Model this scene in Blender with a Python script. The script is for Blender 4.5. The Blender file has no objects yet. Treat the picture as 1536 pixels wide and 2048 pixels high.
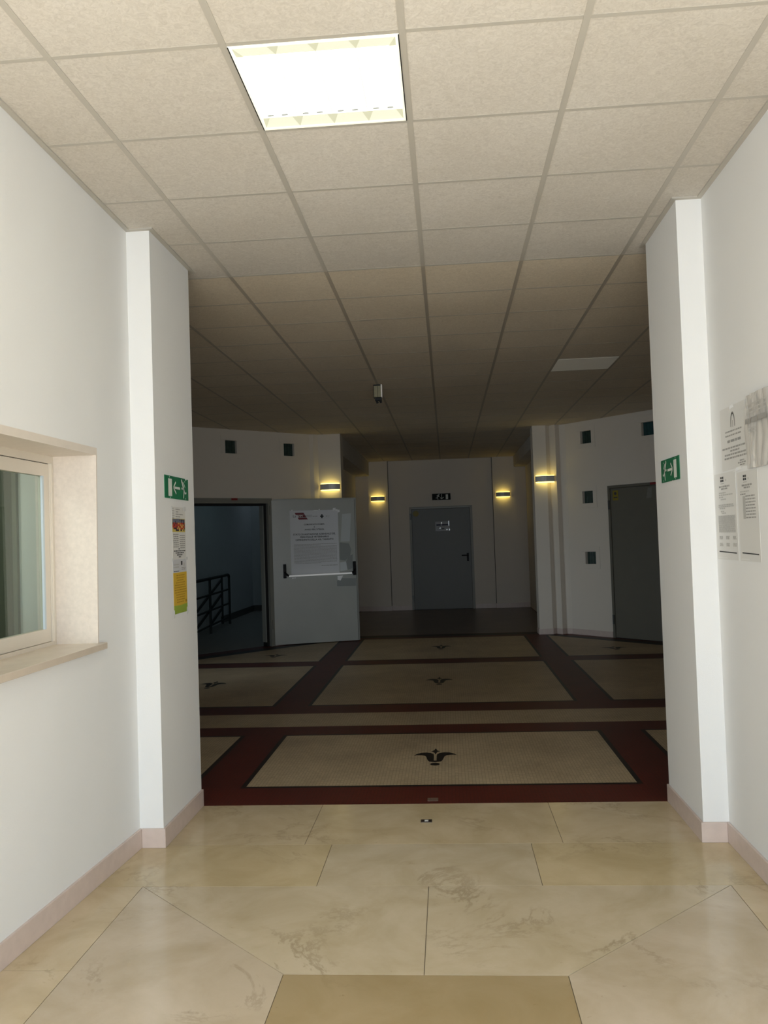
import bpy, math, random
from mathutils import Vector, Matrix

random.seed(7)
col = bpy.context.scene.collection
scene = bpy.context.scene
Z = Vector((0, 0, 1))

# ------------------------------------------------------------------ materials
def nodes_of(name):
    m = bpy.data.materials.new(name)
    m.use_nodes = True
    nt = m.node_tree
    b = nt.nodes['Principled BSDF']
    return m, nt, b

def mat(name, c, rough=.6, metal=0.0, var=.06, scale=6.0, bump=0.0, bscale=60.0, spec=.5,
        emis=None, estr=0.0):
    """plain procedural surface: colour broken up by noise, optional fine bump"""
    m, nt, b = nodes_of(name)
    N, L = nt.nodes, nt.links
    geo = N.new('ShaderNodeTexCoord')
    nz = N.new('ShaderNodeTexNoise'); nz.inputs['Scale'].default_value = scale
    nz.inputs['Detail'].default_value = 4
    L.new(geo.outputs['Object'], nz.inputs['Vector'])
    mx = N.new('ShaderNodeMix'); mx.data_type = 'RGBA'
    mx.inputs['A'].default_value = (*[max(0, x*(1-var)) for x in c], 1)
    mx.inputs['B'].default_value = (*[min(1, x*(1+var)) for x in c], 1)
    L.new(nz.outputs['Fac'], mx.inputs['Factor'])
    L.new(mx.outputs['Result'], b.inputs['Base Color'])
    b.inputs['Roughness'].default_value = rough
    b.inputs['Metallic'].default_value = metal
    b.inputs['Specular IOR Level'].default_value = spec
    if bump:
        n2 = N.new('ShaderNodeTexNoise'); n2.inputs['Scale'].default_value = bscale
        n2.inputs['Detail'].default_value = 5
        L.new(geo.outputs['Object'], n2.inputs['Vector'])
        bp = N.new('ShaderNodeBump'); bp.inputs['Strength'].default_value = bump
        bp.inputs['Distance'].default_value = .004
        L.new(n2.outputs['Fac'], bp.inputs['Height'])
        L.new(bp.outputs['Normal'], b.inputs['Normal'])
    if emis:
        b.inputs['Emission Color'].default_value = (*emis, 1)
        b.inputs['Emission Strength'].default_value = estr
    return m

def mosaic(name, c, c2, rough=.35):
    """2 cm mosaic tesserae with thin joints"""
    m, nt, b = nodes_of(name)
    N, L = nt.nodes, nt.links
    geo = N.new('ShaderNodeNewGeometry')
    br = N.new('ShaderNodeTexBrick'); br.offset = 0; br.squash = 1
    br.inputs['Scale'].default_value = 1
    br.inputs['Brick Width'].default_value = .0215
    br.inputs['Row Height'].default_value = .0215
    br.inputs['Mortar Size'].default_value = .0016
    br.inputs['Mortar Smooth'].default_value = .3
    br.inputs['Color1'].default_value = (*c, 1)
    br.inputs['Color2'].default_value = (*[x*.84 for x in c], 1)
    br.inputs['Mortar'].default_value = (*c2, 1)
    L.new(geo.outputs['Position'], br.inputs['Vector'])
    nz = N.new('ShaderNodeTexNoise'); nz.inputs['Scale'].default_value = 2.2
    nz.inputs['Detail'].default_value = 6
    L.new(geo.outputs['Position'], nz.inputs['Vector'])
    rp = N.new('ShaderNodeValToRGB')
    rp.color_ramp.elements[0].position = .3; rp.color_ramp.elements[0].color = (.82, .80, .78, 1)
    rp.color_ramp.elements[1].position = .7; rp.color_ramp.elements[1].color = (1.08, 1.08, 1.06, 1)
    L.new(nz.outputs['Fac'], rp.inputs['Fac'])
    mx = N.new('ShaderNodeMix'); mx.data_type = 'RGBA'; mx.blend_type = 'MULTIPLY'
    mx.inputs['Factor'].default_value = 1
    L.new(br.outputs['Color'], mx.inputs['A']); L.new(rp.outputs['Color'], mx.inputs['B'])
    L.new(mx.outputs['Result'], b.inputs['Base Color'])
    b.inputs['Roughness'].default_value = rough
    b.inputs['Specular IOR Level'].default_value = .22
    bp = N.new('ShaderNodeBump'); bp.inputs['Strength'].default_value = .15
    bp.inputs['Distance'].default_value = .001; bp.invert = True
    L.new(br.outputs['Fac'], bp.inputs['Height']); L.new(bp.outputs['Normal'], b.inputs['Normal'])
    return m

def limestone(name, c, vein=.5, warm=.0):
    """polished cream limestone with clouds and broken brown veins"""
    m, nt, b = nodes_of(name)
    N, L = nt.nodes, nt.links
    geo = N.new('ShaderNodeNewGeometry')
    n1 = N.new('ShaderNodeTexNoise'); n1.inputs['Scale'].default_value = 2.6; n1.inputs['Detail'].default_value = 9
    n1.inputs['Roughness'].default_value = .62; n1.inputs['Distortion'].default_value = .5
    L.new(geo.outputs['Position'], n1.inputs['Vector'])
    r1 = N.new('ShaderNodeValToRGB')
    e = r1.color_ramp.elements
    e[0].position = .32; e[0].color = (c[0]*.86, c[1]*.83, c[2]*.74, 1)
    e[1].position = .66; e[1].color = (min(1, c[0]*1.06), min(1, c[1]*1.06), min(1, c[2]*1.08), 1)
    L.new(n1.outputs['Fac'], r1.inputs['Fac'])
    # thin veins: where a distorted noise crosses one value
    n2 = N.new('ShaderNodeTexNoise'); n2.inputs['Scale'].default_value = 1.7; n2.inputs['Detail'].default_value = 12
    n2.inputs['Roughness'].default_value = .68; n2.inputs['Distortion'].default_value = .6
    L.new(geo.outputs['Position'], n2.inputs['Vector'])
    r2 = N.new('ShaderNodeValToRGB')
    e = r2.color_ramp.elements
    e[0].position = .478; e[0].color = (0, 0, 0, 1)
    e[1].position = .522; e[1].color = (0, 0, 0, 1)
    k = e.new(.5); k.color = (1, 1, 1, 1)
    L.new(n2.outputs['Fac'], r2.inputs['Fac'])
    n3 = N.new('ShaderNodeTexNoise'); n3.inputs['Scale'].default_value = 1.5; n3.inputs['Detail'].default_value = 3
    L.new(geo.outputs['Position'], n3.inputs['Vector'])
    r3 = N.new('ShaderNodeValToRGB')
    r3.color_ramp.elements[0].position = .49; r3.color_ramp.elements[1].position = .60
    L.new(n3.outputs['Fac'], r3.inputs['Fac'])
    mu = N.new('ShaderNodeMath'); mu.operation = 'MULTIPLY'
    L.new(r2.outputs['Color'], mu.inputs[0]); L.new(r3.outputs['Color'], mu.inputs[1])
    mu2 = N.new('ShaderNodeMath'); mu2.operation = 'MULTIPLY'; mu2.inputs[1].default_value = vein
    L.new(mu.outputs[0], mu2.inputs[0])
    mx = N.new('ShaderNodeMix'); mx.data_type = 'RGBA'
    mx.inputs['B'].default_value = (c[0]*.42, c[1]*.36, c[2]*.26, 1)
    L.new(r1.outputs['Color'], mx.inputs['A']); L.new(mu2.outputs[0], mx.inputs['Factor'])
    # small pits
    vo = N.new('ShaderNodeTexNoise'); vo.inputs['Scale'].default_value = 26; vo.inputs['Detail'].default_value = 3
    L.new(geo.outputs['Position'], vo.inputs['Vector'])
    r4 = N.new('ShaderNodeValToRGB')
    r4.color_ramp.elements[0].position = .71; r4.color_ramp.elements[0].color = (0, 0, 0, 1)
    r4.color_ramp.elements[1].position = .8; r4.color_ramp.elements[1].color = (.45, .45, .45, 1)
    L.new(vo.outputs['Fac'], r4.inputs['Fac'])
    mx2 = N.new('ShaderNodeMix'); mx2.data_type = 'RGBA'
    mx2.inputs['B'].default_value = (c[0]*.45, c[1]*.4, c[2]*.3, 1)
    L.new(mx.outputs['Result'], mx2.inputs['A']); L.new(r4.outputs['Color'], mx2.inputs['Factor'])
    L.new(mx2.outputs['Result'], b.inputs['Base Color'])
    b.inputs['Roughness'].default_value = .16
    b.inputs['Specular IOR Level'].default_value = .55
    return m

def glass(name, tint, refl=.25, rough=.02):
    m, nt, b = nodes_of(name)
    N, L = nt.nodes, nt.links
    N.remove(b)
    out = N['Material Output']
    tr = N.new('ShaderNodeBsdfTransparent'); tr.inputs['Color'].default_value = (*tint, 1)
    gl = N.new('ShaderNodeBsdfGlossy'); gl.inputs['Roughness'].default_value = rough
    lw = N.new('ShaderNodeLayerWeight'); lw.inputs['Blend'].default_value = .5
    pw = N.new('ShaderNodeMath'); pw.operation = 'POWER'; pw.inputs[1].default_value = 4
    L.new(lw.outputs['Facing'], pw.inputs[0])
    mth = N.new('ShaderNodeMath'); mth.operation = 'MULTIPLY_ADD'
    mth.inputs[1].default_value = .6; mth.inputs[2].default_value = refl*.1
    L.new(pw.outputs[0], mth.inputs[0])
    mx = N.new('ShaderNodeMixShader')
    L.new(mth.outputs[0], mx.inputs['Fac']); L.new(tr.outputs[0], mx.inputs[1]); L.new(gl.outputs[0], mx.inputs[2])
    L.new(mx.outputs[0], out.inputs['Surface'])
    return m

def ceiling_tile(name, tone=(1, 1, 1)):
    m, nt, b = nodes_of(name)
    N, L = nt.nodes, nt.links
    geo = N.new('ShaderNodeNewGeometry')
    n1 = N.new('ShaderNodeTexNoise'); n1.inputs['Scale'].default_value = 42; n1.inputs['Detail'].default_value = 6
    n1.inputs['Roughness'].default_value = .7; n1.inputs['Distortion'].default_value = 1.6
    L.new(geo.outputs['Position'], n1.inputs['Vector'])
    r1 = N.new('ShaderNodeValToRGB')
    e = r1.color_ramp.elements
    e[0].position = .3; e[0].color = (.54*tone[0], .50*tone[1], .445*tone[2], 1)
    e[1].position = .62; e[1].color = (.675*tone[0], .635*tone[1], .575*tone[2], 1)
    L.new(n1.outputs['Fac'], r1.inputs['Fac'])
    n2 = N.new('ShaderNodeTexNoise'); n2.inputs['Scale'].default_value = 1.1; n2.inputs['Detail'].default_value = 4
    L.new(geo.outputs['Position'], n2.inputs['Vector'])
    r2 = N.new('ShaderNodeValToRGB')
    r2.color_ramp.elements[0].position = .35; r2.color_ramp.elements[0].color = (.93, .92, .9, 1)
    r2.color_ramp.elements[1].position = .65; r2.color_ramp.elements[1].color = (1, 1, 1, 1)
    L.new(n2.outputs['Fac'], r2.inputs['Fac'])
    mx = N.new('ShaderNodeMix'); mx.data_type = 'RGBA'; mx.blend_type = 'MULTIPLY'; mx.inputs['Factor'].default_value = 1
    L.new(r1.outputs['Color'], mx.inputs['A']); L.new(r2.outputs['Color'], mx.inputs['B'])
    L.new(mx.outputs['Result'], b.inputs['Base Color'])
    b.inputs['Roughness'].default_value = .9; b.inputs['Specular IOR Level'].default_value = .15
    bp = N.new('ShaderNodeBump'); bp.inputs['Strength'].default_value = .25; bp.inputs['Distance'].default_value = .003
    L.new(n1.outputs['Fac'], bp.inputs['Height']); L.new(bp.outputs['Normal'], b.inputs['Normal'])
    return m

M = {}
M['wall'] = mat('wall_paint', (.80, .795, .78), .75, var=.025, scale=1.5, bump=.12, bscale=220, spec=.25)
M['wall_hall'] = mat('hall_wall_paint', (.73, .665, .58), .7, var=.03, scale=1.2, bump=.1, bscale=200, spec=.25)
M['booth_wall'] = mat('booth_wall_paint', (.60, .61, .555), .8, var=.03)
M['booth_dark'] = mat('booth_dark_board', (.07, .075, .045), .7, var=.15, scale=3)
M['booth_mid'] = mat('booth_olive_edge', (.13, .14, .095), .7, var=.1)
M['stair_wall'] = mat('stair_wall_paint', (.50, .56, .57), .8, var=.04)
M['stair_floor'] = mat('stair_floor_stone', (.26, .27, .25), .5, var=.12)
M['ceil'] = ceiling_tile('mineral_ceiling_tile')
M['bar_hall'] = mat('aged_ceiling_bar', (.40, .35, .28), .6, var=.04)  # hall bars, main and cross: passage bars with dim hall light in the colour
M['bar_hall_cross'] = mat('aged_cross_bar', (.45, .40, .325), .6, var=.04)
M['ceil_hall'] = ceiling_tile('aged_ceiling_tile', (1.09, 1.02, .90))  # same tiles as the passage, warm floor bounce put into the tint
M['bar'] = mat('ceiling_bar_enamel', (.47, .44, .385), .55, var=.03)
M['skirt'] = mat('pink_marble', (.62, .51, .455), .35, var=.10, scale=22)
M['reveal'] = mat('speckled_pink_marble', (.75, .67, .59), .35, var=.12, scale=55)
M['sill'] = mat('cream_marble', (.63, .54, .44), .25, var=.07, scale=14)
M['alu'] = mat('cream_enamel', (.72, .65, .55), .4, var=.03)
M['glass'] = glass('window_glass', (.86, .92, .88))
M['red'] = mosaic('red_mosaic', (.105, .016, .010), (.05, .014, .01), .45)
M['beige'] = mosaic('beige_mosaic', (.52, .415, .275), (.30, .235, .15), .45)
M['black'] = mosaic('black_mosaic', (.016, .012, .010), (.012, .01, .008), .45)
M['brown'] = mosaic('brown_mosaic', (.18, .125, .095), (.11, .08, .06), .3)
M['joint'] = mat('stone_joint', (.16, .12, .075), .8, var=.3, scale=40)
M['stone_a'] = limestone('limestone_pale', (.555, .47, .335), .5)
M['stone_b'] = limestone('limestone_mid', (.58, .475, .315), .3)
M['stone_c'] = limestone('limestone_ochre', (.385, .295, .165), .12)
M['stone_e'] = limestone('limestone_honey', (.56, .455, .28), .25)
M['stone_d'] = limestone('limestone_rosy', (.53, .445, .33), .3)
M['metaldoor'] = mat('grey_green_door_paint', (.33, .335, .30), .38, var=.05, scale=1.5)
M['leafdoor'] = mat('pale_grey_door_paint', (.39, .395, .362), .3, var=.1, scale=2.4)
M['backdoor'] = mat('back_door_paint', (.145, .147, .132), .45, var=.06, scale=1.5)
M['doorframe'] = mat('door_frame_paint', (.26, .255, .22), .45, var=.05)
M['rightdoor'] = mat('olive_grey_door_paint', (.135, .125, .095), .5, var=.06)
M['rubber'] = mat('black_gasket', (.012, .012, .012), .7)
M['blackplastic'] = mat('black_plastic', (.008, .008, .009), .45, spec=.15)
M['steel'] = mat('brushed_steel', (.95, .95, .94), .18, 0, var=.02, spec=1.0, emis=(1, 1, .98), estr=.14)  # emission stands in for the entrance reflected along the push bar
M['darksteel'] = mat('dark_painted_steel', (.07, .075, .072), .4)
M['railpaint'] = mat('dark_green_rail_paint', (.022, .032, .032), .6, spec=.2)
M['green'] = mat('sign_green', (.008, .17, .075), .4, var=.1, scale=30)
M['darkgreen'] = mat('sign_dark_green', (.006, .010, .007), .6, spec=.15)
M['white'] = mat('sign_white', (.74, .76, .70), .5, var=.03)
M['paper'] = mat('white_paper', (.76, .75, .72), .6, var=.02)
M['paper_grey'] = mat('greyish_paper', (.70, .685, .65), .5, var=.02)
M['paper_blue'] = mat('bluish_paper', (.58, .585, .60), .55, var=.02)
M['doorpaper'] = mat('poster_paper', (.64, .64, .65), .5, var=.02)
M['plasticfilm'] = mat('crumpled_plastic_sleeve', (.56, .535, .495), .22, var=.07, scale=20, spec=.7)
M['yellowpaper'] = mat('yellow_paper', (.66, .42, .04), .6, var=.04)
M['greenpaper'] = mat('green_paper', (.30, .40, .05), .6, var=.08)
M['ink'] = mat('black_ink', (.03, .03, .03), .7)
M['ink_soft'] = mat('grey_ink', (.33, .32, .30), .7)
M['ink_pale'] = mat('pale_ink', (.48, .47, .44), .7)
M['ink_blue'] = mat('dark_blue_ink', (.02, .02, .06), .7)
M['ink_ochre'] = mat('ochre_ink', (.42, .24, .02), .7)
M['ink_red'] = mat('dark_red_ink', (.16, .012, .02), .6)
M['photo_red'] = mat('photo_red', (.45, .05, .03), .5, var=.3, scale=90)
M['photo_yellow'] = mat('photo_yellow', (.62, .50, .12), .5, var=.2, scale=90)
M['photo_dark'] = mat('photo_dark', (.04, .035, .05), .5, var=.3, scale=90)
M['photo_grey'] = mat('photo_grey', (.16, .17, .22), .5, var=.3, scale=90)
M['tape'] = mat('clear_tape', (.85, .85, .84), .2, spec=.8)
M['groove'] = mat('dark_groove', (.10, .085, .075), .8)
M['gasket_pale'] = mat('pale_blue_gasket', (.55, .63, .68), .4)
M['lintel'] = mat('pale_cream_marble', (.74, .665, .58), .4, var=.06, scale=20)
M['stain'] = mat('dull_patch', (.24, .255, .24), .5, var=.08)
M['patch_light'] = mat('light_patch', (.56, .59, .59), .3, var=.06)
M['patch_mid'] = mat('mid_patch', (.50, .53, .52), .3, var=.06)
M['redsticker'] = mat('red_sticker', (.22, .012, .012), .5)
M['yellowsticker'] = mat('yellow_sticker', (.24, .19, .012), .5)
M['whitesticker'] = mat('faded_white_card', (.26, .26, .26), .4, spec=.6)
M['oldcard'] = mat('aged_card', (.19, .185, .16), .6)
M['glassblock'] = mat('green_glass_block', (.035, .06, .05), .12, var=.5, scale=14, spec=.6)
M['glassblock_blue'] = mat('teal_glass_block', (.02, .07, .075), .12, var=.4, scale=14, spec=.6)
M['sconce'] = mat('brushed_sconce_metal', (.60, .59, .56), .4, .1, var=.05)
M['sconce_strip'] = mat('pale_sconce_strip', (.75, .74, .70), .5)
M['glow'] = mat('lit_sconce_diffuser', (.9, .8, .4), .5, emis=(1.0, .80, .22), estr=3.2)
M['glow_far'] = mat('lit_sconce_diffuser_far', (.9, .8, .4), .5, emis=(1.0, .74, .16), estr=3.0)
M['tube'] = mat('lit_fluorescent_tube', (.95, .95, .9), .4, emis=(1.0, .985, .93), estr=11)
M['louvre'] = mat('white_louvre', (.88, .88, .76), .3, var=.02, emis=(1.0, .98, .86), estr=.5)
M['louvre_end'] = mat('cream_louvre_end', (.14, .14, .10), .5, var=.02, emis=(1.0, .98, .76), estr=.86)
M['louvre_fin'] = mat('cream_louvre_fin', (.12, .12, .08), .5, var=.02, emis=(.98, .96, .68), estr=.66)
M['clip'] = mat('grey_lamp_clip', (.01, .01, .01), .9, spec=0, emis=(1, 1, .9), estr=.5)
M['housing'] = mat('white_light_housing', (.9, .9, .86), .4, var=.02, emis=(1.0, .98, .9), estr=1.2)
M['panel'] = mat('plain_white_panel', (.80, .77, .68), .6, var=.02, emis=(1, .95, .8), estr=.03)  # faint emission added to lift the panel against the dark tiles
M['brass'] = mat('brassy_metal', (.25, .22, .13), .35, .3, var=.1)
M['brightmetal'] = mat('bright_metal_edge', (.8, .74, .66), .3, .3, var=.03, emis=(1, .9, .8), estr=.06)  # slight emission added to brighten the fixture's edge
M['brownplate'] = mat('dark_brown_plate', (.03, .018, .012), .35)

# ------------------------------------------------------------------ mesh builder
class MB:
    def __init__(s):
        s.v = []; s.f = []; s.m = []; s.mats = []
    def mi(s, m):
        m = M[m] if isinstance(m, str) else m
        if m not in s.mats: s.mats.append(m)
        return s.mats.index(m)
    def face(s, pts, m):
        b = len(s.v); s.v += [tuple(p) for p in pts]
        s.f.append(tuple(range(b, b+len(pts)))); s.m.append(s.mi(m))
    def box8(s, p, m):
        """p: 4 bottom corners (ccw) then 4 top corners"""
        b = len(s.v); s.v += [tuple(q) for q in p]; k = s.mi(m)
        for q in ((3, 2, 1, 0), (4, 5, 6, 7), (0, 1, 5, 4), (1, 2, 6, 5), (2, 3, 7, 6), (3, 0, 4, 7)):
            s.f.append(tuple(b+i for i in q)); s.m.append(k)
    def box(s, a, c, m):
        (x0, y0, z0), (x1, y1, z1) = a, c
        s.box8([(x0, y0, z0), (x1, y0, z0), (x1, y1, z0), (x0, y1, z0),
                (x0, y0, z1), (x1, y0, z1), (x1, y1, z1), (x0, y1, z1)], m)
    def prism(s, poly, z0, z1, m):
        """poly: list of (x,y) ccw, extruded z0..z1"""
        n = len(poly); b = len(s.v); k = s.mi(m)
        s.v += [(x, y, z0) for x, y in poly] + [(x, y, z1) for x, y in poly]
        s.f.append(tuple(b+i for i in reversed(range(n)))); s.m.append(k)
        s.f.append(tuple(b+n+i for i in range(n))); s.m.append(k)
        for i in range(n):
            j = (i+1) % n
            s.f.append((b+i, b+j, b+n+j, b+n+i)); s.m.append(k)
    def tube(s, pts, r, m, seg=10, caps=True):
        pts = [Vector(p) for p in pts]; k = s.mi(m); b = len(s.v); n = len(pts)
        up = Vector((0, 0, 1))
        for i, p in enumerate(pts):
            d = (pts[min(i+1, n-1)] - pts[max(i-1, 0)]).normalized()
            a = d.cross(up if abs(d.z) < .95 else Vector((1, 0, 0))).normalized(); c = d.cross(a)
            for q in range(seg):
                t = 2*math.pi*q/seg
                s.v.append(tuple(p + r*(math.cos(t)*a + math.sin(t)*c)))
        for i in range(n-1):
            for q in range(seg):
                q2 = (q+1) % seg
                s.f.append((b+i*seg+q, b+i*seg+q2, b+(i+1)*seg+q2, b+(i+1)*seg+q)); s.m.append(k)
        if caps:
            s.f.append(tuple(b+q for q in reversed(range(seg)))); s.m.append(k)
            s.f.append(tuple(b+(n-1)*seg+q for q in range(seg))); s.m.append(k)
    def build(s, name, parent=None, origin=None, bevel=0):
        me = bpy.data.meshes.new(name)
        o0 = Vector(origin) if origin is not None else Vector((0, 0, 0))
        me.from_pydata([tuple(Vector(v)-o0) for v in s.v], [], s.f)
        for m in s.mats: me.materials.append(m)
        for p, k in zip(me.polygons, s.m): p.material_index = k
        me.update()
        o = bpy.data.objects.new(name, me); col.objects.link(o)
        if parent is None:
            o.location = o0
        else:
            o.parent = parent
            w = o0 - root_loc(parent)
            o.location = w
        if bevel:
            bv = o.modifiers.new('bevel', 'BEVEL'); bv.width = bevel; bv.segments = 2; bv.limit_method = 'ANGLE'
        return o

def root_loc(o):
    l = Vector((0, 0, 0))
    while o is not None:
        l += o.location; o = o.parent
    return l

def tag(o, label, cat, group=None):
    o['label'] = label; o['category'] = cat
    if group: o['group'] = group
    return o
def empty(name, loc):
    o = bpy.data.objects.new(name, None); col.objects.link(o); o.location = loc
    o.empty_display_size = .1
    return o
def structure(o, label=None, cat=None):
    o['kind'] = 'structure'
    if label: o['label'] = label
    if cat: o['category'] = cat
    return o

# a flat local frame: U to the viewer's right, Z up, N toward the viewer
class Plane:
    def __init__(s, o, u):
        s.o = Vector(o); s.u = Vector(u).normalized(); s.n = s.u.cross(Z).normalized()
    def P(s, u, v, h=0.0):
        return s.o + s.u*u + Z*v + s.n*h
    def slab(s, mb, u0, u1, v0, v1, h0, h1, m):
        mb.box8([s.P(u0, v0, h1), s.P(u1, v0, h1), s.P(u1, v0, h0), s.P(u0, v0, h0),
                 s.P(u0, v1, h1), s.P(u1, v1, h1), s.P(u1, v1, h0), s.P(u0, v1, h0)], m)
    def rect(s, mb, u0, u1, v0, v1, h, m):
        mb.face([s.P(u0, v0, h), s.P(u1, v0, h), s.P(u1, v1, h), s.P(u0, v1, h)], m)
    def poly(s, mb, pts, h, m):
        mb.face([s.P(u, v, h) for u, v in pts], m)
    def slabpoly(s, mb, pts, h0, h1, m):
        n = len(pts)
        mb.face([s.P(u, v, h1) for u, v in pts], m)
        mb.face([s.P(u, v, h0) for u, v in reversed(pts)], m)
        for i in range(n):
            a, b = pts[i], pts[(i+1) % n]
            mb.face([s.P(*a, h0), s.P(*b, h0), s.P(*b, h1), s.P(*a, h1)], m)
    def stroke(s, mb, a, b, w, h, m):
        d = Vector((b[0]-a[0], b[1]-a[1])); L = d.length
        if L < 1e-6: return
        q = Vector((-d.y, d.x))/L*(w/2); e = d/L*(w*.15)
        A = Vector(a)-e; B = Vector(b)+e
        s.poly(mb, [tuple(A-q), tuple(B-q), tuple(B+q), tuple(A+q)], h, m)
    def disc(s, mb, c, ru, rv, h, m, n=14):
        s.poly(mb, [(c[0]+ru*math.cos(2*math.pi*i/n), c[1]+rv*math.sin(2*math.pi*i/n)) for i in range(n)], h, m)
    def text(s, mb, body, u, v, size, h, m, align='CENTER', width=None, bold=0.0):
        cu = bpy.data.curves.new('lettering', 'FONT'); cu.body = body; cu.size = size
        cu.align_x = align; cu.resolution_u = 2; cu.offset = bold
        ob = bpy.data.objects.new('lettering', cu)
        me = bpy.data.meshes.new_from_object(ob)
        if me and len(me.vertices):
            xs = [p.co.x for p in me.vertices]
            k = 1.0
            if width: k = width/max(1e-6, max(xs)-min(xs))
            mid = (max(xs)+min(xs))/2 if align == 'CENTER' else 0
            b = len(mb.v); mi = mb.mi(m)
            mb.v += [tuple(s.P(u+(p.co.x-mid)*k, v+p.co.y, h)) for p in me.vertices]
            for pl in me.polygons:
                mb.f.append(tuple(b+i for i in pl.vertices)); mb.m.append(mi)
        if me: bpy.data.meshes.remove(me)
        bpy.data.objects.remove(ob); bpy.data.curves.remove(cu)
    def greek(s, mb, u0, u1, v, hgt, h, m, rnd, fill=1.0):
        """one line of print too small to read: word-length dashes"""
        x = u0; end = u0+(u1-u0)*fill
        while x < end-hgt:
            w = min(rnd.uniform(1.2, 5.0)*hgt*1.1, end-x)
            s.rect(mb, x, x+w, v, v+hgt, h, m)
            x += w+hgt*.7

def grid_solid(mb, us, vs, holes, fn, m, h0, h1):
    """slab over a u/v grid with rectangular holes; fn(u,v,h)->point; closed solid"""
    def inside(i, j):
        if i < 0 or j < 0 or i >= len(us)-1 or j >= len(vs)-1: return False
        cu, cv = (us[i]+us[i+1])/2, (vs[j]+vs[j+1])/2
        return not any(a < cu < b and c < cv < d for a, b, c, d in holes)
    for i in range(len(us)-1):
        for j in range(len(vs)-1):
            if not inside(i, j): continue
            a, b, c, d = us[i], us[i+1], vs[j], vs[j+1]
            mb.face([fn(a, c, h1), fn(b, c, h1), fn(b, d, h1), fn(a, d, h1)], m)
            mb.face([fn(a, d, h0), fn(b, d, h0), fn(b, c, h0), fn(a, c, h0)], m)
            if not inside(i-1, j): mb.face([fn(a, c, h0), fn(a, c, h1), fn(a, d, h1), fn(a, d, h0)], m)
            if not inside(i+1, j): mb.face([fn(b, c, h1), fn(b, c, h0), fn(b, d, h0), fn(b, d, h1)], m)
            if not inside(i, j-1): mb.face([fn(a, c, h0), fn(b, c, h0), fn(b, c, h1), fn(a, c, h1)], m)
            if not inside(i, j+1): mb.face([fn(a, d, h1), fn(b, d, h1), fn(b, d, h0), fn(a, d, h0)], m)

def holed(u0, u1, v0, v1, holes):
    us = sorted({u0, u1, *[x for h in holes for x in h[:2] if u0 < x < u1]})
    vs = sorted({v0, v1, *[x for h in holes for x in h[2:] if v0 < x < v1]})
    return us, vs

CEIL = 3.204
YB = 15.30            # back wall of the far corridor
Y0 = -4.6             # glazed entrance front, behind the camera
YL = -1.3             # the passage opens into the wider entrance lobby here
YT = 2.216            # threshold between limestone and mosaic

# ------------------------------------------------------------------ floors
# limestone of the entrance corridor: single slabs with open joints
fl = MB()
fl.box((-1.62, YL, -.06), (1.42, YT, -.0025), 'joint'); fl.box((-3.4, Y0, -.06), (3.4, YL, -.0025), 'joint')
G = .0014
def stone(poly, m):
    c = Vector((sum(p[0] for p in poly)/len(poly), sum(p[1] for p in poly)/len(poly)))
    q = []; k = len(poly)
    for i in range(k):
        p, a, b = Vector(poly[i]), Vector(poly[i-1]), Vector(poly[(i+1) % k])
        d1, d2 = (p-a).normalized(), (b-p).normalized()
        n1, n2 = Vector((-d1.y, d1.x)), Vector((-d2.y, d2.x))
        if n1.dot(c-p) < 0: n1 = -n1
        if n2.dot(c-p) < 0: n2 = -n2
        mid = (n1+n2).normalized()
        o = mid*(G/max(.3, mid.dot(n1)))
        q.append((p.x+o.x, p.y+o.y))
    ar = sum(q[i][0]*q[(i+1) % k][1]-q[(i+1) % k][0]*q[i][1] for i in range(k))
    if ar < 0: q.reverse()
    fl.prism(q, -.0025, 0, m)
def srect(x0, x1, y0, y1, m): stone([(x0, y0), (x1, y0), (x1, y1), (x0, y1)], m)
srect(-1.413, -.69, 1.577, YT, 'stone_b'); srect(-.69, .611, 1.577, YT, 'stone_b'); srect(.611, 1.30, 1.577, YT, 'stone_b')
srect(-1.60, -.549, 1.065, 1.577, 'stone_e'); srect(-.549, .452, 1.065, 1.577, 'stone_a'); srect(.452, 1.42, 1.065, 1.577, 'stone_e')
stone([(-1.345, 1.065), (-.55, .305), (-.047, .305), (-.047, 1.065)], 'stone_a')
stone([(-.047, 1.065), (-.047, .305), (.456, .305), (1.256, 1.065)], 'stone_a')
stone([(-1.345, 1.065), (-1.345, -2.2), (-.55, -1.4), (-.55, .305)], 'stone_d')
stone([(1.256, 1.065), (.456, .305), (.456, -1.4), (1.256, -2.2)], 'stone_d')
srect(-.55, .456, -1.4, .305, 'stone_c')
srect(-1.62, -1.345, .322, 1.065, 'stone_b'); srect(-1.62, -1.345, YL, .322, 'stone_b')
srect(1.256, 1.42, .322, 1.065, 'stone_b'); srect(1.256, 1.42, YL, .322, 'stone_b')
stone([(-1.345, -2.2), (1.256, -2.2), (.456, -1.4), (-.55, -1.4)], 'stone_a')
srect(-3.4, 3.4, Y0, -2.2, 'stone_b'); srect(-3.4, -1.345, -2.2, YL, 'stone_b'); srect(1.256, 3.4, -2.2, YL, 'stone_b')
structure(fl.build('floor'), 'polished cream limestone slabs of the entrance passage', 'floor')

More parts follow.
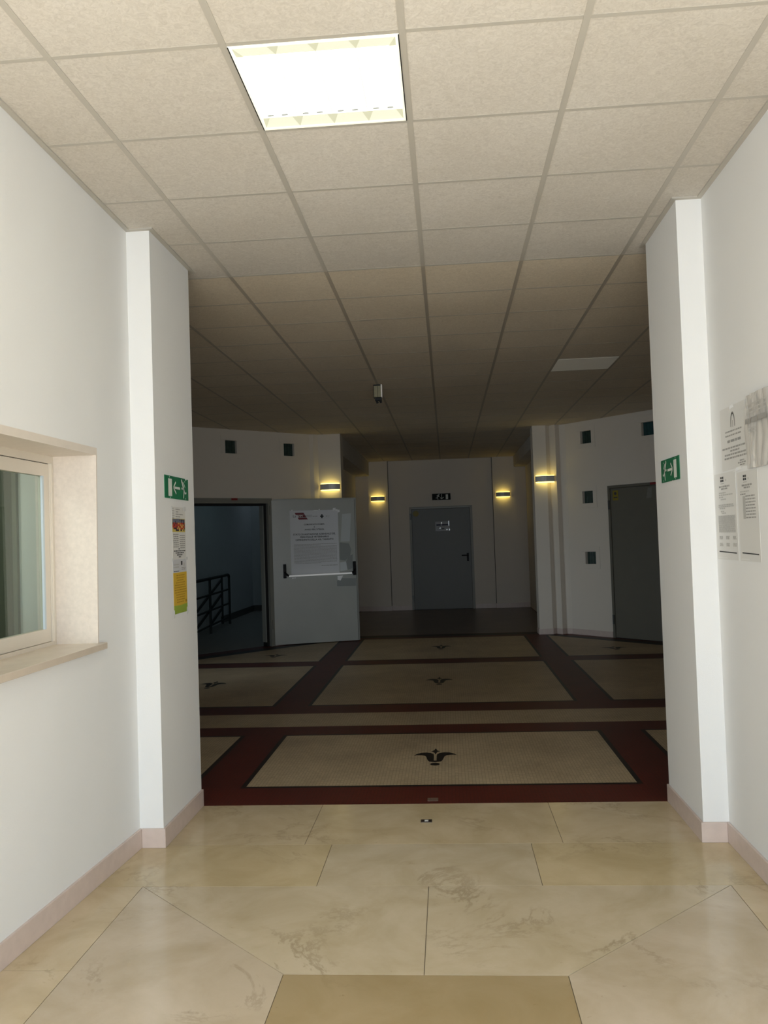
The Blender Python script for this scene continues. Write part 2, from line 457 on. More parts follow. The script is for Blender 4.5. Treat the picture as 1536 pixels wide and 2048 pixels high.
# mosaic floor of the hall and the far corridor, bands and panels in one surface
fh = MB()
fh.prism([(-1.413, YT), (1.296, YT), (5.0, YT), (5.0, 7.0), (1.80, 10.62), (1.80, YB), (-1.84, YB), (-1.84, 10.62),
          (-5.0, 7.35), (-5.0, YT)], -.06, 0, 'red')
t1, t2, t3 = .0006, .0010, .0014
XC = -.025
def fpanel(x0, x1, y0, y1, edge=.033):
    fh.face([(x0-edge, y0-edge, t1), (x1+edge, y0-edge, t1), (x1+edge, y1+edge, t1), (x0-edge, y1+edge, t1)], 'black')
    fh.face([(x0, y0, t2), (x1, y0, t2), (x1, y1, t2), (x0, y1, t2)], 'beige')
def emblem(cx, cy, w, l, flip=False):
    """stylised tulip-like device: two wings round a slot, a four-point star over it and an oval under it"""
    sx = w/.306
    sy = l/.431
    def T(p):
        return (cx+p[0]*sx, cy+p[1]*sy*(-1 if flip else 1), t3)
    left = [(-.009, -.118), (-.045, -.115), (-.052, -.06), (-.058, .0), (-.075, .045), (-.105, .055), (-.153, .055),
            (-.128, .105), (-.095, .132), (-.055, .135), (-.026, .115), (-.010, .075), (-.0095, -.02)]
    # wings as fans of quads between an outer and an inner outline
    outer = [(-.153, .050), (-.132, .098), (-.100, .128), (-.062, .134), (-.032, .118), (-.012, .085), (-.0095, .03), (-.0095, -.085), (0, -.085)]
    inner = [(-.153, .050), (-.128, .062), (-.100, .058), (-.076, .046), (-.064, .016), (-.058, -.03), (-.052, -.075), (-.040, -.112), (0, -.128)]
    for k in (1, -1):
        for i in range(len(outer)-1):
            q = [outer[i], inner[i], inner[i+1], outer[i+1]]
            q = [T((x*k, y)) for x, y in q]
            if (k == -1) != flip: q.reverse()
            fh.face(q, 'black')
    st = []
    for i in range(8):
        a = math.pi/4*i
        r = (.033 if i % 4 == 0 else .085 if i % 2 == 0 else .020)
        st.append((r*math.cos(a) if i % 2 == 0 else .012*math.copysign(1, math.cos(a)),
                   .165+(r*math.sin(a) if i % 2 == 0 else .025*math.copysign(1, math.sin(a)))))
    st = [T(p) for p in st]
    if flip: st.reverse()
    fh.face(st, 'black')
    ov = [T((.033*math.cos(2*math.pi*i/16), -.178+.036*math.sin(2*math.pi*i/16))) for i in range(16)]
    if flip: ov.reverse()
    fh.face(ov, 'black')
PX0, PX1 = -1.235, 1.195
for y0, y1 in ((2.585, 3.95), (5.17, 7.62), (8.02, 10.22)):
    fpanel(PX0, PX1, y0, y1)
    emblem(-.048, {2.585: 3.235, 5.17: 6.35, 8.02: 9.12}[y0], .306 if y0 < 3 else .30, .431 if y0 < 3 else .46)
for sgn in (-1, 1):
    for y0, y1 in ((2.585, 3.95), (5.17, 7.62)):
        a, b = 1.585, 4.05
        x0, x1 = (XC+a, XC+b) if sgn > 0 else (XC-b, XC-a)
        fpanel(x0, x1, y0, y1)
        emblem((x0+x1)/2 + (.30*-sgn if y0 > 5 else 0), (y0+y1)/2, .30, .44)
# outer far panels are cut by the slanting walls
for sgn in (-1, 1):
    def mir(p): return (XC+p[0]*sgn, p[1])
    bl = [mir(p) for p in ((1.552, 7.985), (4.05, 7.985), (1.74, 10.28), (1.552, 10.28))]
    be = [mir(p) for p in ((1.585, 8.02), (3.66, 8.02), (1.72, 10.06), (1.585, 10.20))]
    if sgn < 0: bl.reverse(); be.reverse()
    fh.face([(x, y, t1) for x, y in bl], 'black'); fh.face([(x, y, t2) for x, y in be], 'beige')
    emblem(XC+sgn*2.27, 8.62, .34, .30)
fh.face([(-4.9, 4.27, t2), (4.9, 4.27, t2), (4.9, 4.79, t2), (-4.9, 4.79, t2)], 'beige')
fh.face([(-1.80, 10.70, t2), (1.78, 10.70, t2), (1.78, YB-.02, t2), (-1.80, YB-.02, t2)], 'brown')
fh.face([(-1.5, 10.42, t1), (1.45, 10.42, t1), (1.45, 10.66, t1), (-1.5, 10.66, t1)], 'black')
structure(fh.build('floor'), 'dark red mosaic hall floor with beige panels and black emblems', 'floor')

# ------------------------------------------------------------------ ceiling
cl = MB()
hx0, hx1, hy0, hy1 = -.588, -.012, .012, .588
us, vs = holed(-5.1, 5.1, Y0, 2.4, [(hx0, hx1, hy0, hy1)])
grid_solid(cl, us, vs, [(hx0, hx1, hy0, hy1)], lambda u, v, h: (u, v, CEIL+.002+h), 'ceil', 0, .06)
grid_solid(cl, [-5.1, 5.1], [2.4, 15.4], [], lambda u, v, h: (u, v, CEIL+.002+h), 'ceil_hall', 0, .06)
ceil = structure(cl.build('ceiling'), 'suspended ceiling of square mineral fibre tiles', 'ceiling')
gr = MB()
for i in range(-8, 9):
    x = i*.6
    if abs(x) <= 4.85:
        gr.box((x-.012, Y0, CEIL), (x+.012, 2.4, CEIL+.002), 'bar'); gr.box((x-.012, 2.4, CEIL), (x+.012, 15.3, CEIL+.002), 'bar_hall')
for j in range(-7, 26):
    y = j*.6
    for i in range(-8, 8):
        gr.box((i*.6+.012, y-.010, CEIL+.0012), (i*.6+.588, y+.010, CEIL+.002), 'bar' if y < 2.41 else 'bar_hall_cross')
structure(gr.build('ceiling_grid', ceil))

# ------------------------------------------------------------------ walls
def xl(y, z):
    """inner face of the left passage wall: leans a little toward the entrance end"""
    t = min(1, max(0, (1.55-y)/1.25))
    return -1.537 + t*(-.078 + .103*z/3.2)
WIN = (-.28, 1.126, 1.07, 2.014)
us = sorted({YL, -.9, .3, .7, 1.55, WIN[0], WIN[1]}); vs = sorted({0, .5, WIN[2], 1.5, WIN[3], 2.6, 3.30})
wl = MB()
grid_solid(wl, us, vs, [WIN], lambda u, v, h: (xl(u, v) if h else -1.84, u, v), 'wall', 0, 1)
structure(wl.build('wall_left'), 'white left wall of the entrance passage', 'wall')
wr = MB(); wr.box((1.421, YL, 0), (1.62, 1.577, 3.30), 'wall')
structure(wr.build('wall_right'), 'white right wall of the entrance passage', 'wall')
w = MB(); w.box((1.62, YL, 0), (3.5, YL+.15, 3.3), 'wall'); structure(w.build('wall_lobby_right'), 'lobby return wall right of the passage', 'wall')
w = MB(); w.box((-3.5, YL, 0), (-1.84, YL+.15, 3.3), 'wall'); structure(w.build('wall_lobby_left'), 'lobby return wall left of the passage', 'wall')
w = MB(); w.box((3.4, Y0, 0), (3.5, YL, 3.3), 'wall'); structure(w.build('wall_lobby_side_right'), 'right side wall of the entrance lobby', 'wall')
w = MB(); w.box((-3.5, Y0, 0), (-3.4, YL, 3.3), 'wall'); structure(w.build('wall_lobby_side_left'), 'left side wall of the entrance lobby', 'wall')
PL, PR_ = -1.413, 1.296
w = MB(); w.box((-5.1, 1.55, 0), (PL, YT, 3.30), 'wall')
structure(w.build('wall_left_pier'), 'white pier at the left of the hall opening', 'wall')
w = MB(); w.box((PR_, 1.577, 0), (5.1, YT, 3.30), 'wall')
structure(w.build('wall_right_pier'), 'white pier at the right of the hall opening', 'wall')

# hall: slanting walls with door openings and glass blocks
l0 = Vector((-2.0, 10.22, 0)); dl = Vector((-1.42, -1.36, 0)).normalized()
r0 = Vector((1.95, 10.30, 0)); dr = Vector((1.05, -1.20, 0)).normalized()
LW = Plane(l0 + dl*4.2, -dl)        # U runs toward the corridor; u = 4.2 - s
RW = Plane(r0, dr)                  # U runs away from the corridor; u = s
def lu(s): return 4.2 - s
blocksL = [(1.285, 1.472), (.285, .473)]
holesL = [(lu(b), lu(a), 2.855, 3.045) for a, b in blocksL] + [(lu(2.16), lu(.714), -.01, 2.203)]
us, vs = holed(0, 4.2, 0, 3.30, holesL)
w = MB(); grid_solid(w, us, vs, holesL, lambda u, v, h: LW.P(u, v, h), 'wall_hall', -.16, 0)
structure(w.build('wall_hall_left'), 'slanting hall wall on the left with an open doorway', 'wall')
blocksR = [(.294, .493, 2.867, 3.056), (.291, .485, 1.972, 2.153), (.301, .495, 1.064, 1.248), (1.380, 1.587, 2.860, 3.048)]
holesR = list(blocksR) + [(.755, 2.10, -.01, 2.203)]
us, vs = holed(0, 4.4, 0, 3.30, holesR)
w = MB(); grid_solid(w, us, vs, holesR, lambda u, v, h: RW.P(u, v, h), 'wall_hall', -.16, 0)
structure(w.build('wall_hall_right'), 'slanting hall wall on the right with a closed door', 'wall')
w = MB()
a = LW.P(0, 0); w.prism([(-5.1, YT), (-4.98, YT), (a.x, a.y), (a.x-.12, a.y+.1)], 0, 3.3, 'wall_hall')
structure(w.build('wall_hall_side_left'), 'left side wall of the hall hidden behind the pier', 'wall')
w = MB()
a = RW.P(4.4, 0); w.prism([(4.98, YT), (5.1, YT), (a.x+.12, a.y+.1), (a.x, a.y)], 0, 3.3, 'wall_hall')
structure(w.build('wall_hall_side_right'), 'right side wall of the hall hidden behind the pier', 'wall')

# piers flanking the far corridor (fluted outlines)
pl_out = [(-1.525, 10.30), (-1.85, 10.30), (-1.93, 10.215), (-2.0, 10.22), (-2.11, 10.335), (-2.0, 10.72), (-1.525, 10.62)]
pl_out = [(-1.525, 10.62), (-2.0, 10.62), (-2.08, 10.30), (-2.0, 10.22), (-1.94, 10.24), (-1.875, 10.30), (-1.525, 10.30)]
w = MB(); w.prism(pl_out, 0, 3.3, 'wall_hall')
structure(w.build('wall_corridor_pier_left'), 'fluted white pier left of the far corridor', 'wall')
pr_out = [(1.455, 10.34), (1.655, 10.34), (1.715, 10.41), (1.795, 10.30), (1.865, 10.365), (1.95, 10.30), (2.07, 10.40), (1.95, 10.66), (1.455, 10.66)]
w = MB(); w.prism(pr_out, 0, 3.3, 'wall_hall')
structure(w.build('wall_corridor_pier_right'), 'fluted white pier right of the far corridor', 'wall')
# far corridor
w = MB(); w.box((-2.0, 10.62, 0), (-1.84, YB+.1, 3.3), 'wall_hall'); structure(w.build('wall_corridor_left'), 'left wall of the far corridor', 'wall')
w = MB(); w.box((1.80, 10.62, 0), (1.96, YB+.1, 3.3), 'wall_hall'); structure(w.build('wall_corridor_right'), 'right wall of the far corridor', 'wall')
w = MB(); w.box((-1.84, 10.62, 2.90), (-1.535, YB, CEIL), 'ceil'); structure(w.build('trim_1'), 'lowered soffit along the left of the far corridor', 'soffit')
w = MB(); w.box((1.55, 10.62, 2.98), (1.80, YB, CEIL), 'ceil'); structure(w.build('trim_2'), 'lowered soffit along the right of the far corridor', 'soffit')
BW = Plane((0, YB, 0), (1, 0, 0))
hb = [(-.70, .645, -.01, 2.20)]
us, vs = holed(-1.84, 1.80, 0, CEIL, hb)
w = MB(); grid_solid(w, us, vs, hb, lambda u, v, h: BW.P(u, v, h), 'wall_hall', -.15, 0)
structure(w.build('wall_back'), 'end wall of the far corridor with a metal door', 'wall')
w = MB(); w.box((-1.565, YB-.06, 0), (-1.14, YB, CEIL), 'wall_hall'); w.box((-1.14, YB-.012, 0), (-1.128, YB, CEIL), 'groove')
structure(w.build('wall_back_pilaster_left'), 'shallow pilaster left of the end door', 'wall')
w = MB(); w.box((1.095, YB-.06, 0), (1.575, YB, CEIL), 'wall_hall'); w.box((1.083, YB-.012, 0), (1.095, YB, CEIL), 'groove')
structure(w.build('wall_back_pilaster_right'), 'shallow pilaster right of the end door', 'wall')

# ------------------------------------------------------------------ ceiling edge trim
def strip(mb, pts, z0, z1, wdt, m, side=1):
    """ribbon of thickness wdt to one side of an open polyline (xy)"""
    P = [Vector(p) for p in pts]; off = []
    for i, p in enumerate(P):
        ns = []
        if i > 0: d = (p-P[i-1]).normalized(); ns.append(Vector((-d.y, d.x)))
        if i < len(P)-1: d = (P[i+1]-p).normalized(); ns.append(Vector((-d.y, d.x)))
        n = ns[0] if len(ns) == 1 else (ns[0]+ns[1]).normalized()
        k = 1 if len(ns) == 1 else 1/max(.3, n.dot(ns[0]))
        off.append(p + n*wdt*side*k)
    for i in range(len(P)-1):
        q = [P[i], P[i+1], off[i+1], off[i]]
        if side < 0: q.reverse()
        mb.box8([(v.x, v.y, z0) for v in q] + [(v.x, v.y, z1) for v in q], m)
w = MB(); strip(w, [(xl(YL, 3.2), YL), (xl(.3, 3.2), .3), (-1.537, 1.55), (PL, 1.55), (PL, YT+.06)], CEIL-.006, CEIL+.006, .024, 'bar', -1)
structure(w.build('trim_3'), 'ceiling edge angle along the left wall and pier', 'trim')
w = MB(); strip(w, [(1.421, YL), (1.421, 1.577), (PR_, 1.577), (PR_, YT+.06)], CEIL-.006, CEIL+.006, .024, 'bar', 1)
structure(w.build('trim_4'), 'ceiling edge angle along the right wall and pier', 'trim')

# ------------------------------------------------------------------ baseboards
def skirting(name, pts, side, h=.098, t=.013, label=None):
    w = MB(); strip(w, pts, 0, h, t, 'skirt', side)
    return structure(w.build(name, bevel=.0025), label or 'pinkish marble skirting', 'baseboard')
skirting('baseboard_left', [(xl(YL, 0), YL), (xl(.3, 0), .3), (-1.537, 1.55)], -1, label='pinkish marble skirting along the left wall')
skirting('baseboard_left_pier', [(-1.524, 1.55), (PL, 1.55), (PL, YT)], -1, label='pinkish marble skirting round the left pier')
skirting('baseboard_right', [(1.421, YL), (1.421, 1.577)], 1, label='pinkish marble skirting along the right wall')
skirting('baseboard_right_pier', [(1.408, 1.577), (PR_, 1.577), (PR_, YT)], 1, label='pinkish marble skirting round the right pier')
a = RW.P(.752, 0)
skirting('baseboard_hall_right', [(1.455, 10.60)] + pr_out[:6] + [(a.x, a.y)], -1, .085, label='pinkish skirting under the right hall pier')
a = LW.P(lu(.70), 0)
skirting('baseboard_hall_left', [(a.x, a.y), (-2.0, 10.22), (-1.94, 10.24), (-1.875, 10.30), (-1.525, 10.30), (-1.525, 10.6)], -1, .085,
         label='pinkish skirting behind the open door')
skirting('baseboard_back_left', [(-1.84, YB), (-1.565, YB), (-1.565, YB-.06), (-1.14, YB-.06), (-1.14, YB), (-.705, YB)], -1, .10,
         label='skirting left of the end door')
skirting('baseboard_back_right', [(.65, YB), (1.095, YB), (1.095, YB-.06), (1.575, YB-.06), (1.575, YB), (1.80, YB)], -1, .10,
         label='skirting right of the end door')

# ------------------------------------------------------------------ window_1: reception hatch in the left wall
win = structure(empty('window_1', (-1.70, .42, 1.07)), 'reception hatch window with cream frame in the left wall', 'window')
w = MB()   # marble lining: lintel and jambs
xo = -1.556
def lining(y0, y1, z0, z1, m, e=.0008):
    w.box8([(-1.84, y0, z0), (xl(y0, z0)+e, y0, z0), (xl(y1, z0)+e, y1, z0), (-1.84, y1, z0),
            (-1.84, y0, z1), (xl(y0, z1)+e, y0, z1), (xl(y1, z1)+e, y1, z1), (-1.84, y1, z1)], m)
lining(.3, WIN[1], 1.980, 2.014, 'lintel'); lining(WIN[0], .3, 1.980, 2.014, 'lintel')
lining(1.116, WIN[1], 1.100, 1.980, 'reveal')
lining(WIN[0], WIN[0]+.01, 1.100, 1.980, 'reveal')
w.build('window_reveal', win)
w = MB(); w.box((-1.84, WIN[0]-.03, 1.070), (-1.520, 1.152, 1.100), 'sill'); w.build('window_sill', win, bevel=.003)
w = MB()
FX0, FX1 = -1.80, -1.750
def fr(y0, y1, z0, z1, x0=FX0, x1=FX1, m='alu'): w.box((x0, y0, z0), (x1, y1, z1), m)
fr(WIN[0]+.01, 1.116, 1.945, 1.980); fr(WIN[0]+.01, 1.116, 1.100, 1.118)
fr(1.082, 1.116, 1.118, 1.945); fr(WIN[0]+.01, WIN[0]+.05, 1.118, 1.945)
fr(1.086, 1.098, 1.118, 1.945, FX1, FX1+.006)
w.build('window_frame', win)
w = MB()
fr(WIN[0]+.05, 1.079, 1.884, 1.942, -1.785, -1.757); fr(WIN[0]+.05, 1.079, 1.120, 1.180, -1.785, -1.757)
fr(1.034, 1.079, 1.180, 1.884, -1.785, -1.757); fr(WIN[0]+.05, WIN[0]+.10, 1.180, 1.884, -1.785, -1.757)
fr(1.0795, 1.0815, 1.120, 1.942, -1.785, -1.759, 'rubber'); fr(WIN[0]+.05, 1.08, 1.9425, 1.9445, -1.785, -1.759, 'rubber')
sash = w.build('sash', win)
w = MB(); w.box((-1.774, WIN[0]+.10, 1.180), (-1.768, 1.034, 1.884), 'glass'); w.build('pane', sash)
w = MB(); w.box((-1.767, 1.020, 1.180), (-1.757, 1.034, 1.884), 'gasket_pale'); w.build('gasket', sash)  # reflection along the sash edge, put in as a pale strip

# reception booth behind the hatch
w = MB(); w.box((-4.0, 1.40, 0), (-1.84, 1.55, 3.2), 'booth_wall'); structure(w.build('wall_booth_end'), 'pale green end wall inside the reception booth', 'wall')
w = MB(); w.box((-4.1, -1.14, 0), (-4.0, 1.40, 3.2), 'booth_wall')
structure(w.build('wall_booth_back'), 'far walls inside the reception booth', 'wall')
w = MB(); w.box((-4.0, -1.14, -.05), (-1.84, 1.40, 0), 'stair_floor'); structure(w.build('floor'), 'floor of the reception booth', 'floor')
w = MB(); w.box((-3.10, 1.378, 0), (-2.095, 1.399, 2.40), 'booth_dark'); w.box((-2.095, 1.374, 0), (-2.071, 1.399, 2.40), 'booth_mid')
tag(w.build('board', origin=(-2.55, 1.39, 0), bevel=.002), 'dark olive board on the booth wall, seen through the reception hatch glass', 'board')

# ------------------------------------------------------------------ glass blocks in the slanting walls
n = 2
def glass_block(pl, u0, u1, v0, v1, m, label):
    global n
    root = structure(empty('window_%d' % n, pl.P((u0+u1)/2, v0)), label, 'window'); n += 1
    w = MB(); pl.slab(w, u0, u1, v0, v1, -.10, -.045, m)
    for k in (1, 2, 3):      # moulded ribs of the glass
        uu = u0+(u1-u0)*k/4
        pl.slab(w, uu-.004, uu+.004, v0, v1, -.045, -.040, m)
    w.build('glass_block', root)
    w = MB(); q = .072
    for a, b, c, d in ((u0-q, u1+q, v1+.001, v1+q), (u0-q, u1+q, v0-q, v0-.001), (u0-q, u0-.001, v0, v1), (u1+.001, u1+q, v0, v1)):
        pl.slab(w, a, b, c, min(d, 3.19), 0, .007, 'wall_hall')
    w.build('window_frame', root, bevel=.002)
glass_block(LW, lu(1.472), lu(1.285), 2.855, 3.045, 'glassblock', 'small square glass block window over the left doorway, left of the pair')
glass_block(LW, lu(.473), lu(.285), 2.855, 3.045, 'glassblock', 'small square glass block window over the open door leaf, right of the pair')
lab = ['small square glass block window at the top of the right hall wall, above two others',
       'small square glass block window halfway up the right hall wall beside the door top',
       'small square glass block window low on the right hall wall beside the door',
       'small teal glass block window above the closed right hall door']
for (a, b, c, d), t, m in zip(blocksR, lab, ('glassblock', 'glassblock', 'glassblock', 'glassblock_blue')):
    glass_block(RW, a, b, c, d, m, t)

# ------------------------------------------------------------------ door_1: left doorway, leaf swung open into the hall
d1 = structure(empty('door_1', LW.P(lu(.76), 0)), 'open grey metal fire door with a push bar in the left doorway', 'door')
w = MB()
for s0, s1 in ((.714, .785), (2.09, 2.16)):
    LW.slab(w, lu(s1), lu(s0), 0, 2.203, -.16, .012, 'doorframe')
LW.slab(w, lu(2.09), lu(.785), 2.128, 2.203, -.16, .012, 'doorframe')
LW.slab(w, lu(.825), lu(.785), 0, 2.128, -.16, -.05, 'rubber')
LW.slab(w, lu(2.09), lu(.825), 2.095, 2.128, -.16, -.05, 'rubber')
LW.slab(w, lu(.838), lu(.825), .06, 2.095, -.16, -.06, 'metaldoor')
w.build('door_frame', d1)
w = MB(); LW.slab(w, lu(1.40), lu(1.30), 2.172, 2.203, .0125, .014, 'redsticker'); w.build('red_label', d1)
hinge = Vector((-2.545, 9.70, 0)); tip = Vector((-1.28, 10.10, 0))
DL = Plane(hinge, tip-hinge)
LEN = (tip-hinge).length
w = MB()
DL.slab(w, .02, LEN-.03, .012, 2.172, -.055, 0, 'leafdoor')
DL.slab(w, LEN-.03, LEN, .012, 2.190, -.055, -.030, 'leafdoor')      # rebate lip
DL.slab(w, .02, LEN-.03, 2.172, 2.190, -.055, -.030, 'leafdoor')
DL.slab(w, LEN-.034, LEN-.030, .02, 2.165, -.03, .0006, 'rubber')
leaf = w.build('door_leaf', d1, bevel=.002)
for z in (.25, 1.95):
    w = MB(); w.tube([DL.P(-.005, z, .006), DL.P(-.005, z+.14, .006)], .012, 'darksteel', 8); w.build('hinge', d1)
BH = .085
for u, v in ((.2, 1.105), (1.262, 1.110)):
    w = MB(); DL.slab(w, u-.022, u+.022, v-.105, v+.105, 0, .035, 'blackplastic')
    s = 1 if u < .5 else -1
    w.tube([DL.P(u, v-.015, .035), DL.P(u+s*.02, v-.045, .065), DL.P(u+s*.055, v-.072, BH)], .015, 'blackplastic', 8)
    w.build('bar_bracket', leaf, bevel=.004)
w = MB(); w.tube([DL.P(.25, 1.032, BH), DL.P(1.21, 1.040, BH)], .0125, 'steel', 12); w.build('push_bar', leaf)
for nm, pts, hh, m in (
        ('dull_patch', [(1.045, 1.245), (1.13, 1.23), (1.205, 1.30), (1.225, 1.40), (1.19, 1.49), (1.05, 1.51)], .0006, 'stain'),
        ('dull_patch', [(1.165, 1.09), (1.235, 1.11), (1.245, 1.32), (1.19, 1.30), (1.13, 1.20)], .0009, 'stain'),
        ('dull_patch', [(.99, .845), (1.28, .84), (1.285, .955), (1.07, .965), (.99, .93)], .0006, 'stain'),
        ('pale_patch', [(1.045, 1.07), (1.155, 1.085), (1.14, 1.215), (1.045, 1.205)], .0012, 'patch_light'),
        ('pale_patch', [(1.065, 1.52), (1.205, 1.52), (1.24, 1.95), (1.10, 1.94)], .0004, 'patch_mid'),
        ('tape', [(1.0, .945), (1.045, .93), (1.085, 1.005), (1.0, 1.0)], .0012, 'tape')):
    w = MB(); DL.slabpoly(w, pts, 0, hh, m); w.build(nm, leaf)

# ------------------------------------------------------------------ door_2: metal door in the end wall
d2 = structure(empty('door_2', (-.03, YB, 0)), 'closed grey metal door at the end of the far corridor', 'door')
w = MB()
BW.slab(w, -.70, -.652, 0, 2.20, -.12, .010, 'doorframe'); BW.slab(w, .594, .645, 0, 2.20, -.12, .010, 'doorframe')
BW.slab(w, -.652, .594, 2.152, 2.20, -.12, .010, 'doorframe')
BW.slab(w, -.648, .56, 2.160, 2.176, .010, .018, 'metaldoor'); BW.slab(w, -.652, .594, 0, .007, -.12, -.001, 'rubber'); BW.slab(w, -.70, .645, 0, 2.2, -.149, -.121, 'rubber')  # rubber threshold and backing plate added to stop sky light leaking in
w.build('door_frame', d2)
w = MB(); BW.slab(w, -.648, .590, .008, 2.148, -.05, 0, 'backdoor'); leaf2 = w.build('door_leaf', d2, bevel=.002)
w = MB(); BW.slab(w, .495, .54, 1.01, 1.18, 0, .012, 'blackplastic')
w.tube([BW.P(.515, 1.135, .012), BW.P(.515, 1.135, .055), BW.P(.505, 1.135, .06), BW.P(.39, 1.135, .06)], .011, 'blackplastic', 8)
w.build('door_handle', leaf2, bevel=.003)
for z in (.18, 1.93):
    w = MB(); BW.slab(w, -.690, -.655, z, z+.13, .010, .026, 'darksteel'); w.build('hinge', d2)
w = MB(); BW.disc(w, (-.56, 2.055), .062, .062, .0012, 'yellowsticker', 20); w.build('yellow_sticker', leaf2)

# ------------------------------------------------------------------ door_3: closed door in the right slanting wall
d3 = structure(empty('door_3', RW.P(1.4, 0)), 'closed olive grey door in the right slanting hall wall', 'door')
w = MB()
RW.slab(w, .755, .795, 0, 2.203, -.14, .008, 'rightdoor'); RW.slab(w, 2.06, 2.10, 0, 2.203, -.14, .008, 'rightdoor')
RW.slab(w, .795, 2.06, 2.165, 2.203, -.14, .008, 'rightdoor'); RW.slab(w, .795, 2.06, 0, .007, -.14, -.005, 'rubber'); RW.slab(w, .755, 2.10, 0, 2.2, -.159, -.141, 'rubber')  # rubber strip and plate behind the leaf added against light leaks
w.build('door_frame', d3)
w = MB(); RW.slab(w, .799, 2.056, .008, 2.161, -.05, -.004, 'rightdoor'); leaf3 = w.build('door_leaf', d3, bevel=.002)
for z in (.20, 1.86):
    w = MB(); RW.slab(w, .765, .79, z, z+.13, .008, .024, 'darksteel'); w.build('hinge', d3)
w = MB(); RW.slab(w, .838, .935, 1.985, 2.128, -.004, -.002, 'yellowsticker')
RW.disc(w, (.886, 2.085), .022, .022, -.0015, 'photo_dark'); RW.rect(w, .855, .92, 2.02, 2.035, -.0015, 'photo_dark'); w.build('yellow_sticker', leaf3)
w = MB(); RW.slabpoly(w, [(1.41, 1.985), (1.495, 1.992), (1.505, 2.128), (1.44, 2.133)], -.004, -.002, 'oldcard'); w.build('white_card', leaf3)
w = MB(); RW.slab(w, 1.485, 1.60, 2.170, 2.200, .0085, .010, 'redsticker'); w.build('red_label', d3)

# ------------------------------------------------------------------ stairwell behind the left doorway
w = MB(); w.prism([(-2.35, 10.05), (-2.35, 16.2), (-4.36, 16.2), (-4.36, 8.12)], -.06, 0, 'stair_floor')
structure(w.build('floor'), 'dim stairwell landing floor beyond the left doorway', 'floor')
w = MB(); w.box((-4.6, 16.2, 0), (-2.3, 16.3, 3.2), 'stair_wall'); structure(w.build('wall_stair_back'), 'pale wall at the back of the stairwell', 'wall')
w = MB(); w.box((-2.36, 10.75, 0), (-2.3, 16.2, 3.2), 'stair_wall'); structure(w.build('wall_stair_right'), 'right wall of the stairwell', 'wall')
w = MB(); w.box((-4.60, 6.95, 0), (-4.36, 16.2, 3.2), 'stair_wall'); structure(w.build('wall_stair_core'), 'wall beside the stair flight', 'wall')
w = MB(); w.box((-4.36, 13.45, 0), (-4.34, 16.18, .13), 'darksteel'); w.box((-4.34, 16.18, 0), (-2.36, 16.2, .13), 'darksteel')
structure(w.build('baseboard_stair'), 'dark skirting in the stairwell', 'baseboard')
rail = tag(empty('stair_railing', (-4.08, 12.4, 0)), 'dark tubular metal stair railing seen through the left doorway', 'railing')
A = Vector((-4.15, 13.33, 0)); B = Vector((-3.98, 10.6, 0))
def along(t, z): return A.lerp(B, t) + Z*z
for t in (0, .62):
    w = MB(); w.tube([along(t, 0), along(t, .94 if t else .90)], .022, 'railpaint', 10); w.build('post', rail)
w = MB(); w.tube([along(0, .90), along(.012, .935), along(.04, .95), along(1, .95)], .026, 'railpaint', 10); w.build('handrail', rail)
for z in (.67, .40, .14):
    w = MB(); w.tube([along(0, z), along(1, z)], .018, 'railpaint', 8); w.build('rail', rail)
C2 = Vector((-4.30, 13.36, 0)); D2 = Vector((-4.30, 10.6, 0))
for z in (.86, .58, .31):
    w = MB(); w.tube([C2+Z*z, D2+Z*max(.03, z-.80)] if z > .8 else [C2+Z*z, C2.lerp(D2, (z-.05)/.80)+Z*.05], .022, 'railpaint', 8); w.build('sloping_rail', rail)
w = MB(); w.tube([C2, C2+Z*.9], .02, 'railpaint', 8); w.build('post', rail)

# ------------------------------------------------------------------ ceiling light with louvre
lamp = tag(empty('ceiling_light', (-.30, .30, CEIL)), 'lit square recessed fluorescent light with white louvre above the entrance passage', 'ceiling light')
w = MB()
zt = CEIL+.10
for a, b in (((hx0, hy0, CEIL-.001), (hx0+.012, hy1, zt)), ((hx1-.012, hy0, CEIL-.001), (hx1, hy1, zt)),
             ((hx0+.012, hy0, CEIL-.001), (hx1-.012, hy0+.012, zt)), ((hx0+.012, hy1-.012, CEIL-.001), (hx1-.012, hy1, zt))):
    w.box(a, b, 'louvre')
w.box((hx0, hy0, zt), (hx1, hy1, zt+.01), 'housing')
w.build('light_housing', lamp)
w = MB()
nx = 4
cw = (hx1-hx0-.024)/nx
for k in range(nx+1):                      # V-shaped parabolic blades between the four lamps
    x = hx0+.012+cw*k
    wd = .020
    xl_, xr_ = max(hx0+.012, x-wd), min(hx1-.012, x+wd)
    xb0, xb1 = max(xl_, x-.002), min(xr_, x+.002)
    ya, yb = hy0+.082, hy1-.074
    w.face([(xl_, ya, CEIL+.045), (xb0, ya, CEIL+.013), (xb0, yb, CEIL+.013), (xl_, yb, CEIL+.045)], 'louvre')
    w.face([(xb1, ya, CEIL+.013), (xr_, ya, CEIL+.045), (xr_, yb, CEIL+.045), (xb1, yb, CEIL+.013)], 'louvre')
    w.face([(xb0, ya, CEIL+.013), (xb1, ya, CEIL+.013), (xb1, yb, CEIL+.013), (xb0, yb, CEIL+.013)], 'louvre')
for k in range(2, 8):                      # cross blades
    y = hy0+.012+(hy1-hy0-.024)*k/9
    w.box((hx0+.012, y-.0015, CEIL+.014), (hx1-.012, y+.0015, CEIL+.042), 'louvre')
w.build('louvre', lamp)
